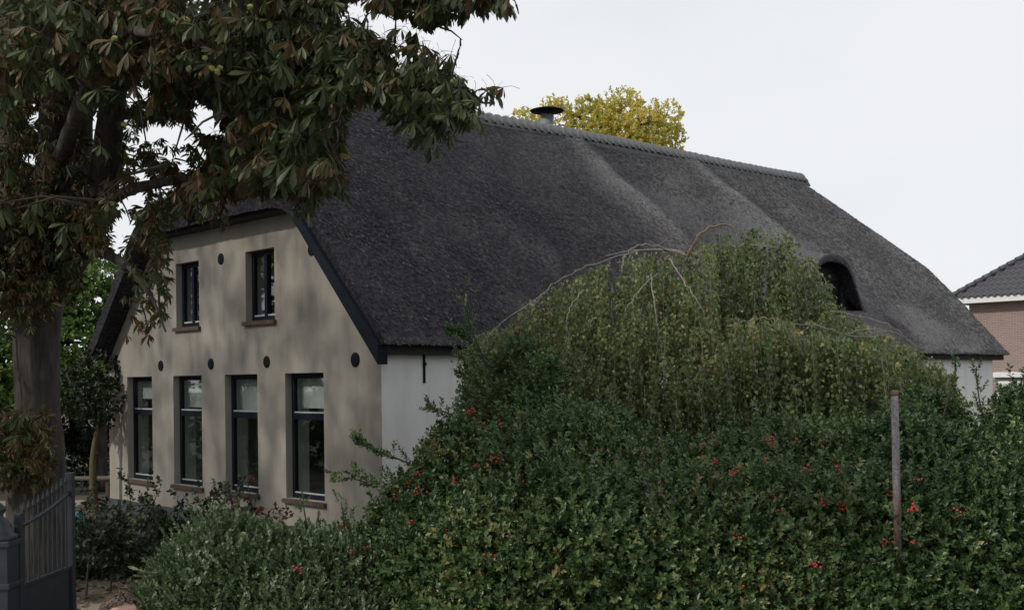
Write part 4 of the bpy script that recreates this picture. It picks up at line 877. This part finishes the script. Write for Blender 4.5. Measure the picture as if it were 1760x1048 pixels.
# dome the strands hang from: crest line by bearing, strands fall from it
crest = np.array([(770, 600), (800, 575), (850, 555), (900, 520), (950, 480), (1000, 452), (1050, 440), (1110, 425), (1180, 418), (1235, 388), (1300, 380), (1350, 388), (1392, 428), (1430, 500), (1480, 545), (1540, 575), (1600, 605), (1640, 650)], float)
bl_p, bl_d, bl_t, bl_s = [], [], [], []; st = MB()
for i in range(3500):
    x = brg.uniform(818, 1625); top = np.interp(x, crest[:, 0], crest[:, 1]); u = brg.uniform(0, 1)
    tas = math.floor(x / 17) ; hsh = math.sin(tas * 12.9898 + math.floor(u * 5) * 78.233) * 43758.5453; hsh -= math.floor(hsh); x = (tas + .5) * 17 + (hsh - .5) * 22 + brg.normal(0, 4.2)
    if brg.uniform() < (.75 if u < .18 else .3): x = brg.uniform(815, 1620)
    top = np.interp(x, crest[:, 0], crest[:, 1])
    greener = 1235 < x < 1440 and u < .45
    y0 = top + 8 + (u ** 1.0) * (760 - top) * .80; 
    Yd = BY + .5 - 2.3 * math.sqrt(min(max((y0 - top) / 260, 0), 1)) + (hsh - .5) * .9 + brg.normal(0, .12)
    if 1225 < x < 1420 and y0 < 545: Yd = BY + .6 - .8 * (y0 - top) / 200 + brg.normal(0, .2)
    if brg.uniform() < .25: Yd += brg.uniform(.2, 2.0)
    p = at(x, y0, Yd); L_ = brg.uniform(.45, 1.35); m_ = int(L_ * 40); dr = np.array([brg.normal(0, .035), brg.normal(-.05, .05), -1.0]); out_ = np.array([(x - 1200) / 420 * .22, -.2, .10]) * brg.uniform(.3, 1.2)
    pts = [p + out_ * (1 - math.exp(-3 * k / 6)) + dr * L_ * (k / 6) ** 1.25 for k in range(7)]
    if 2640 < i <= 2900:
        tas = brg.integers(0, 20); x = 1245 + tas * 15 + brg.normal(0, 4); t0_ = np.interp(x, [1240, 1290, 1340, 1400, 1500, 1560], [600, 552, 548, 570, 590, 615]); hsh = (tas * .618) % 1; p = at(x, t0_ + brg.uniform(0, 1) ** 2 * 60, BY - 2.0 + (hsh - .5) * .4 + brg.normal(0, .06)); L_ = brg.uniform(.6, 1.4); m_ = int(L_ * 40); pts = [p + np.array([0, -.15, .06]) * (1 - math.exp(-k / 2)) + dr * L_ * (k / 6) ** 1.1 for k in range(7)]
    if i > 2900:
        x = brg.uniform(850, 1560); p = at(x, brg.uniform(620, 720), BY - brg.uniform(.2, 1.6)); pts = [p + dr * L_ * (k / 6) for k in range(7)]
    if pts[-1][2] < .3: continue
    if i % 2 == 0: st.tube([q - bb for q in pts[::2]], [.004, .003, .0025, .0015], 3, False)
    tt = brg.uniform(0, 1, m_) * 6; i0 = np.minimum(tt.astype(int), 5); pa = np.array(pts); q = pa[i0] + (pa[i0 + 1] - pa[i0]) * (tt - i0)[:, None] + brg.normal(0, .028, (m_, 3))
    bl_p.append(q); bl_d.append(np.stack([brg.normal(0, .6, m_), brg.normal(-.2, .6, m_), np.full(m_, -.9)], 1)); base_t = (.22 if greener else .34) + .38 * hsh + brg.normal(0, .06)
    bl_t.append(np.clip(brg.normal(base_t, .17, m_), 0, .85 if greener else 1)); bl_s.append(brg.uniform(.038, .068, m_))
bp = np.concatenate(bl_p); bd = unit(np.concatenate(bl_d)); bt = np.concatenate(bl_t); bs = np.concatenate(bl_s)
ltv = np.array([(0, 0, 0), (.25, .38, .04), (1, 0, 0), (.25, -.38, .04)]); ltf = np.array([(0, 2, 1), (0, 3, 2)])
fz = frames(bd); Rb = np.stack([fz[:, :, 2], fz[:, :, 0], fz[:, :, 1]], axis=2) * bs[:, None, None]
V = np.einsum('nij,vj->nvi', Rb, ltv) + (bp - bb)[:, None, :]
o = link('foliage', tri_mesh('foliage', V.reshape(-1, 3), (ltf[None] + (np.arange(len(bp)) * 4)[:, None, None]).reshape(-1, 3), np.repeat(bt, 4)), M['birch'], wb); o['kind'] = 'stuff'
o = link('strands', mesh_from('strands', st.v, st.f), M['birchtwig'], wb); o['kind'] = 'stuff'

# ------------------------------------------------------------ post
po = at(1541, 800, 10.35); postw = empty('post', (po[0], po[1], 0), 'thin weathered grey post with rusty top standing in the hedge', 'post')
zt_ = at(1539, 674, 10.35)[2]
v, f = tube([(0, 0, -.2), (.005, 0, 1.2), (-.012, 0, zt_ - .02), (-.012, 0, zt_)], [.036, .035, .032, .026], 14); link('shaft', mesh_from('shaft', v, f), M['pole'], postw, True)
MB().tube([(-.012, 0, zt_ - .03), (-.012, 0, zt_ + .012), (-.012, 0, zt_ + .02)], [.0345, .0335, .02], 14).build('rusty_cap', simple('rust', [(0.12, 0.06, 0.04), (0.2, 0.12, 0.08)], 9, .9, .3), postw, True)

# ------------------------------------------------------------ iron gate and its post
gpw = at(-2, 900, 10.1); gpo = empty('gate_post', (gpw[0], gpw[1], 0), 'dark cast iron gate post with a pointed cap at the left edge', 'gate post')
zc = at(10, 925, 10.1)[2]
MB().box((-.15, -.15, -.1), (.15, .15, .35)).build('base', M['gate'], gpo, bevel=.01)
MB().box((-.125, -.125, .351), (.125, .125, zc - .06)).build('shaft', M['gate'], gpo, bevel=.008)
for z_ in (zc - .42, zc - .06): MB().box((-.145, -.145, z_), (.145, .145, z_ + .05)).build('collar', M['gate'], gpo, bevel=.008)
v = []; prof = [(.15, 0), (.16, .04), (.12, .06), (.105, .12), (.07, .17), (.04, .2), (.035, .215), (.06, .25), (.055, .285), (.02, .315), (.001, .325)]
nn = 16
for r_, z_ in prof:
    for k in range(nn): v.append((r_ * math.cos(2 * math.pi * k / nn), r_ * math.sin(2 * math.pi * k / nn), zc - .01 + z_))
MB().add(v, [(i * nn + k, i * nn + (k + 1) % nn, (i + 1) * nn + (k + 1) % nn, (i + 1) * nn + k) for i in range(len(prof) - 1) for k in range(nn)]).build('finial', M['gate'], gpo, True)
g0 = at(32, 900, 10.25); g1 = at(121, 900, 11.35); g0[2] = g1[2] = 0; gd = g1 - g0; gl_ = np.linalg.norm(gd); 
gate = empty('iron_gate', tuple(g0), 'dark iron gate leaf standing open, with swept top rail and solid lower panel', 'gate'); gate.rotation_euler = (0, 0, math.atan2(gd[1], gd[0]))
z0l = at(32, 905, 10.25)[2]; z1r = at(119, 822, 11.35)[2]; zp = at(75, 993, 10.8)[2]
def ztop(u): return z0l + (z1r - .12 - z0l) * (u * .55 + .45 * u ** 2.4)
MB().box((-.03, -.03, .08), (.03, .03, z0l + .12)).build('stile', M['gate'], gate, bevel=.005)
MB().box((gl_ - .035, -.035, .08), (gl_ + .035, .035, z1r + .06)).build('stile', M['gate'], gate, bevel=.005)
MB().box((.031, -.008, .12), (gl_ - .036, .008, zp)).build('panel', M['gate'], gate)
MB().box((.031, -.022, zp + .001), (gl_ - .036, .022, zp + .035)).build('rail', M['gate'], gate, bevel=.004)
MB().tube([(u * gl_, 0, ztop(u)) for u in np.linspace(0.02, .98, 16)], .02, 8).build('top_rail', M['gate'], gate, True)
for k in range(1, 11):
    u = k / 11; x = u * gl_; zz = ztop(u)
    MB().tube([(x, 0, zp + .03), (x, 0, zz + .10), (x, 0, zz + .13), (x, 0, zz + .20)], [.009, .009, .017, .002], 6).build('bar', M['gate'], gate)

# ------------------------------------------------------------ garden at the left
def stem_rose(px_, Y_, hgt, label, seed, nb_=6, n=60, mat='rose', spread=.5):
    b0 = at(px_, 900, Y_); b0[2] = 0; o = empty('rose_bush', tuple(b0), label, 'rose bush', 'rose bushes in front of the gable'); r_ = np.random.default_rng(seed); P = []; D = []
    for i in range(nb_):
        e = np.array([r_.normal(0, spread), r_.normal(0, spread * .5), hgt * r_.uniform(.6, 1.05)]); c_ = bez([(r_.normal(0, .05), r_.normal(0, .05), -.03), e * .5 + np.array([0, 0, .1]), e], 6)
        MB().tube(c_, list(np.linspace(.012, .004, len(c_))), 5, False).build('stem', M['twig'], o)
        k = n // nb_; j = r_.integers(len(c_) // 3, len(c_), k); P.append(np.array([c_[q] for q in j]) + r_.normal(0, .06, (k, 3))); D.append(r_.normal(0, .6, (k, 3)) + np.array([0, 0, .6]))
    P = np.concatenate(P); D = np.concatenate(D); k = len(P); tv, tf = ROSE[seed % 4]
    V = np.einsum('nij,vj->nvi', frames(D) * r_.uniform(.7, 1.1, k)[:, None, None], tv) + P[:, None, :]
    q = link('foliage', tri_mesh('foliage', V.reshape(-1, 3), (tf[None] + (np.arange(k) * len(tv))[:, None, None]).reshape(-1, 3), np.repeat(np.clip(r_.normal(.45 if mat == 'rose' else .85, .2, k), 0, 1), len(tv))), M['rose'], o); q['kind'] = 'stuff'
stem_rose(232, 19.0, 1.35, 'sparse dark-leaved rose bush under the leftmost tall window', 1, n=90)
stem_rose(300, 18.0, 1.15, 'sparse dark-leaved rose bush under the second tall window from the left', 2, n=100)
stem_rose(352, 16.6, 1.45, 'tallest dark rose bush standing before the wall between two tall windows', 3, n=90, spread=.3)
stem_rose(452, 14.6, 1.55, 'red-tinged rose bush rising above the low grey-green shrub', 4, n=80, mat='red', spread=.28)
hb = at(215, 950, 17.4); hb[2] = 0
bx_ = empty('box_hedge', tuple(hb), 'low dark box hedge between the gate and the gable', 'hedge')
scatter('foliage', [(x, 0, .25) for x in (-.9, -.5, 0, .5, 1.0, 1.5)], [(.5, .55, .52)] * 6, 2600, SHRUB, M['dkgreen'], bx_, 41, lump=.06, shell=(.6, 1.02))
for x in (-.9, 0, .5, 1.2): MB().tube([(x, 0, -.05), (x + .04, .02, .45)], [.03, .012], 6).build('stem', M['twig'], bx_)
lw = at(160, 980, 15.6); lw[2] = 0
wild = empty('young_shrub', tuple(lw), 'spindly young shrub with thin upright stems behind the gate', 'shrub')
for i, x in enumerate((-.1, .22, .5, .75)):
    MB().tube([(x, 0, -.02), (x + .03, .05, .5), (x + .01, 0, .95)], [.016, .012, .006], 5).build('stem', M['twig'], wild)
scatter('foliage', [(.0, 0, .85), (.55, 0, .8), (.3, .1, .6)], [(.35, .35, .3), (.4, .35, .32), (.4, .4, .25)], 260, ROSE, M['dkgreen'], wild, 44, lump=.1, shell=(.2, 1.05))
# ground cover of fallen leaves and pale flowers
r_ = np.random.default_rng(51); n = 5200; Q = np.stack([r_.uniform(-9.5, -1.5, n), r_.uniform(12.0, 21, n), np.full(n, .025)], 1); tv, tf = leaf_shape(1, .3, .3, .2)
D = unit(np.stack([r_.normal(0, .5, n), r_.normal(0, .5, n), np.ones(n)], 1)); me = inst_mesh('fallen_leaves', tv, tf, frames(D) * r_.uniform(.06, .16, n)[:, None, None], Q, r_.uniform(0, 1, n))
o = link('fallen_leaves', me, M['litter']); tag(o, 'brown and tan fallen leaves strewn over the garden soil', 'leaves', kind='stuff')

def tree(name, label, base, trunk_pts, r0, blobs, n, shapes, mat, seed, bark='bark', group=None, **kw):
    o = empty(name, tuple(base), label, 'tree', group); c_ = bez([np.array(p) - base for p in trunk_pts], 6); MB().tube(c_, list(np.linspace(r0, r0 * .5, len(c_))), 10).build('trunk', M[bark], o, True)
    cc = [np.array(b[:3]) - base for b in blobs]
    for c in cc: MB().tube([c_[-1] * .9 + np.array([0, 0, -.05]), (c_[-1] + c) / 2 + np.array([0, 0, .2]), c], [r0 * .4, r0 * .25, r0 * .08], 6).build('limb', M[bark], o, True)
    scatter('crown', cc, [b[3:6] for b in blobs], n, shapes, M[mat], o, seed, **kw); return o
def blobs_at(lst): return [tuple(at(a, b_, Y)) + (rx, ry, rz) for a, b_, Y, rx, ry, rz in lst]
yb = at(1050, 300, 44); yb[2] = 0
tree('autumn_tree', 'yellow-green autumn tree rising behind the roof ridge', yb, [yb, yb + np.array([0, 0, 5]), at(1050, 240, 44)], .3,
     blobs_at([(1080, 235, 44, 1.3, 1.4, 1.0), (1060, 196, 44, .75, .8, .6), (1010, 235, 44, 1.0, 1, .9), (960, 215, 44, .6, .7, .8), (945, 182, 44, .28, .3, .28), (1130, 250, 44, .85, .8, .8), (1140, 208, 44, .5, .5, .5), (1010, 186, 44, .4, .4, .32), (900, 225, 44, .6, .6, .7), (1050, 300, 44, 2.4, 1.8, 1.2)]), 2300, BIG, 'yellow', 61, lump=.28, lumpsc=1.8, shell=(.45, 1.08), size=(.75, 1.2))
gb = at(175, 700, 31); gb[2] = 0
tree('garden_tree', 'bright green leafy tree behind the left corner of the farmhouse', gb, [gb, gb + np.array([0, 0, 2.5]), at(175, 560, 31)], .14,
     blobs_at([(170, 530, 31, 1.0, .9, .9), (140, 600, 30.5, 1.0, .9, .9), (215, 570, 31, .8, .8, .8), (185, 480, 31.5, .7, .7, .5), (100, 520, 31, .9, .8, .9), (200, 640, 30, .9, .8, .6), (30, 560, 31, 1.2, 1, 1.1), (10, 640, 30.5, 1, 1, .9), (5, 720, 30, .9, .9, .8), (60, 480, 32, 1.2, 1, 1), (130, 430, 32, .8, .8, .6), (70, 640, 31, 1.2, 1, 1)]), 4200, BIG, 'green', 62, lump=.2, size=(.7, 1.1))
db = at(140, 760, 33); db[2] = 0
dk = empty('garden_hedge', tuple(db), 'dark tall hedge closing the garden behind the chestnut trunk', 'hedge')
scatter('foliage', [(x, 0, z_) for x in (-9, -7, -5, -3, -1, 1) for z_ in (.6, 1.9, 2.8)], [(1.5, 1.0, 1.0)] * 18, 5600, BIG, M['dkgreen'], dk, 63, lump=.2, tint=(.35, .2))
for x in (-7, -3, .6): MB().tube([(x, .2, -.1), (x, .2, 2)], [.08, .04], 7).build('stem', M['bark'], dk)
sb_ = at(163, 850, 24.6); sb_[2] = 0
tree('sapling', 'young tree with slim yellowish trunk near the left wall corner', sb_, [sb_, at(160, 790, 24.6), at(172, 720, 24.6)], .095,
     blobs_at([(165, 690, 24.6, .6, .6, .5), (130, 670, 25, .6, .6, .5), (165, 640, 25, .5, .5, .4)]), 420, BIG, 'dkgreen', 64, bark='yellowbark', lump=.12, size=(.5, .8))
# unseen trees added far to the left for the window panes to mirror
for q_, (tx_, ty_, hh) in enumerate(((-22.5, 20.5, 7.5), (-23.5, 27, 8.5), (-21.5, 33.5, 8.0), (-25, 14, 8.0))):
    b0 = np.array([tx_, ty_, 0.0]); tree('garden_tree', ('second nearest', 'second farthest', 'farthest', 'nearest')[q_] + ' of the unseen broad leafy trees added at left for the panes to mirror', b0, [b0, b0 + np.array([.1, 0, 1.5]), b0 + np.array([.1, .1, 3.2])], .2,
        [tuple(b0 + np.array([0, 0, hh * .62])) + (3.0, 3.2, hh * .36), tuple(b0 + np.array([.5, 1.2, hh * .3])) + (2.4, 2.8, hh * .3), tuple(b0 + np.array([.6, -1.6, hh * .32])) + (2.4, 2.6, hh * .3), tuple(b0 + np.array([1.2, 0, .9])) + (1.6, 3.4, 1.1)], 1500, BIG, 'green', 90 + q_, lump=.35, lumpsc=.9, size=(1.3, 1.9), front=0.0, group='unseen trees added for the panes to mirror')
# garden table and bucket
tb_ = at(150, 850, 26.5); tb_[2] = 0
gt = empty('garden_table', tuple(tb_), 'old wooden garden table beside the left house corner', 'table')
for k in range(4): MB().box((-.65, -.34 + k * .175, .70), (.65, -.34 + k * .175 + .16, .735)).build('plank', M['wood'], gt)
for x in (-.58, .52):
    for y in (-.3, .26): MB().box((x, y, -.02), (x + .06, y + .06, .699)).build('leg', M['wood'], gt)
bk = at(131, 862, 23.2); bk[2] = 0
bu = empty('bucket', tuple(bk), 'small turquoise bucket on the sandy path', 'bucket')
MB().tube([(0, 0, .02), (0, 0, .3), (0, 0, .31), (0, 0, .30), (0, 0, .05)], [.11, .15, .158, .14, .105], 18, True).build('pail', M['turq'], bu, True)
MB().tube([(.15 * math.cos(t), .04, .3 + .1 * math.sin(t)) for t in np.linspace(0, math.pi, 10)], .006, 5).build('handle', M['black'], bu)

# ------------------------------------------------------------ passer-by
hp = at(206, 1036, 6.9); pr = empty('person', (hp[0], hp[1], 0.10), 'brown-haired passer-by on the pavement, only the head in view', 'person'); pr.rotation_euler = (0, 0, R(222))
HT = hp[2] + .075 - .10       # height of the crown of the head above the pavement
k = HT / 1.5
def skin_mesh(name, chain, sub=2):
    vs = []; es = []; rs = []
    idx = {}
    for nm, p, r0, par in chain:
        idx[nm] = len(vs); vs.append(tuple(c * k for c in p)); rs.append(r0 * k)
        if par: es.append((idx[par], idx[nm]))
    me = bpy.data.meshes.new(name); me.from_pydata(vs, es, []); o = bpy.data.objects.new(name, me); COL.objects.link(o)
    md = o.modifiers.new('s', 'SKIN'); 
    for d, r0 in zip(me.skin_vertices[0].data, rs): d.radius = (r0, r0)
    me.skin_vertices[0].data[0].use_root = True
    o.modifiers.new('u', 'SUBSURF').levels = sub; o.modifiers['u'].render_levels = sub
    bpy.context.view_layer.update(); dg = bpy.context.evaluated_depsgraph_get(); nm_ = bpy.data.meshes.new_from_object(o.evaluated_get(dg)); bpy.data.objects.remove(o); return nm_
chn = [('pel', (0, 0, .80), .125, None), ('bel', (0, .0, .92), .115, 'pel'), ('che', (0, 0, 1.08), .13, 'bel'), ('sho', (0, 0, 1.19), .095, 'che'), ('nek', (0, .0, 1.255), .048, 'sho'), ('nk2', (0, .01, 1.29), .048, 'nek'), ('jaw', (0, .025, 1.34), .066, 'nk2'), ('hd', (0, .015, 1.40), .082, 'jaw'), ('cr', (0, .0, 1.445), .066, 'hd'),
       ('nose', (0, .105, 1.372), .012, 'jaw')]
for s, q in ((1, .10), (-1, -.10)):
    t_ = 'r' if s > 0 else 'l'
    chn += [('s' + t_, (s * .155, 0, 1.185), .058, 'sho'), ('e' + t_, (s * .20, -.03 + q * .3, .96), .042, 's' + t_), ('w' + t_, (s * .215, .09 + q * .6, .78), .028, 'e' + t_), ('p' + t_, (s * .212, .12 + q * .6, .72), .03, 'w' + t_)]
    for j, (dx, dz) in enumerate(((.028, .05), (.012, .075), (-.004, .082), (-.02, .07))):
        chn += [('f%d' % j + t_, (s * .212 + dx * .8, .13 + q * .6, .72 - dz * .55), .009, 'p' + t_), ('g%d' % j + t_, (s * .212 + dx * .9, .145 + q * .6, .72 - dz), .008, 'f%d' % j + t_)]
    chn += [('th' + t_, (s * .18, .15 + q * .6, .70), .010, 'p' + t_), ('ti' + t_, (s * .172, .165 + q * .6, .665), .009, 'th' + t_)]
    chn += [('h' + t_, (s * .085, 0, .76), .095, 'pel'), ('k' + t_, (s * .09, .05 + q * .6, .42), .062, 'h' + t_), ('a' + t_, (s * .09, q * 1.2 - .02, .075), .04, 'k' + t_), ('t' + t_, (s * .10, q * 1.2 + .13, .035), .035, 'a' + t_), ('ea' + t_, (s * .086, .0, 1.375), .018, 'hd')]
me = skin_mesh('body', chn)
for q in ('skin', 'jacket', 'jeans', 'black'): me.materials.append(M[q])
for p in me.polygons:
    z = p.center.z / k; p.material_index = 0 if z > 1.265 or (abs(p.center.x) / k > .165 and z < .79) else (1 if z > .80 else (2 if z > .09 else 3)); p.use_smooth = True
body = link('body', me, None, pr)
r_ = np.random.default_rng(71); n = 2600; d = unit(r_.normal(0, 1, (n, 3))); d = d[(d[:, 2] > -.35) & ~((d[:, 1] > .42) & (d[:, 2] < .40))]; n = len(d)
rootp = np.array([0, .004, 1.405]) + d * np.array([.083, .092, .088]); hv = []; hf = []
for i in range(n):
    fy = d[i][1]; tg = np.array([d[i][0] * .5 + (.5 if d[i][0] > -.02 else -.5) * max(fy, 0), -.25 - .5 * max(fy, 0), -.5]) + r_.normal(0, .16, 3); c_ = [rootp[i], rootp[i] + d[i] * .010 + tg * .012, rootp[i] + d[i] * .011 + tg * .032, rootp[i] + d[i] * .004 + tg * .055]; b0 = np.cross(d[i], tg); b0 = b0 / (np.linalg.norm(b0) + 1e-6) * .0028
    m_ = len(hv)
    for w_, q in zip((1, 1, .8, .1), c_): hv += [tuple((q + b0 * w_) * k), tuple((q - b0 * w_) * k)]
    hf += [(m_ + 2 * j, m_ + 2 * j + 1, m_ + 2 * j + 3, m_ + 2 * j + 2) for j in range(3)]
hr = link('hair', mesh_from('hair', hv, hf), M['hair'], pr)
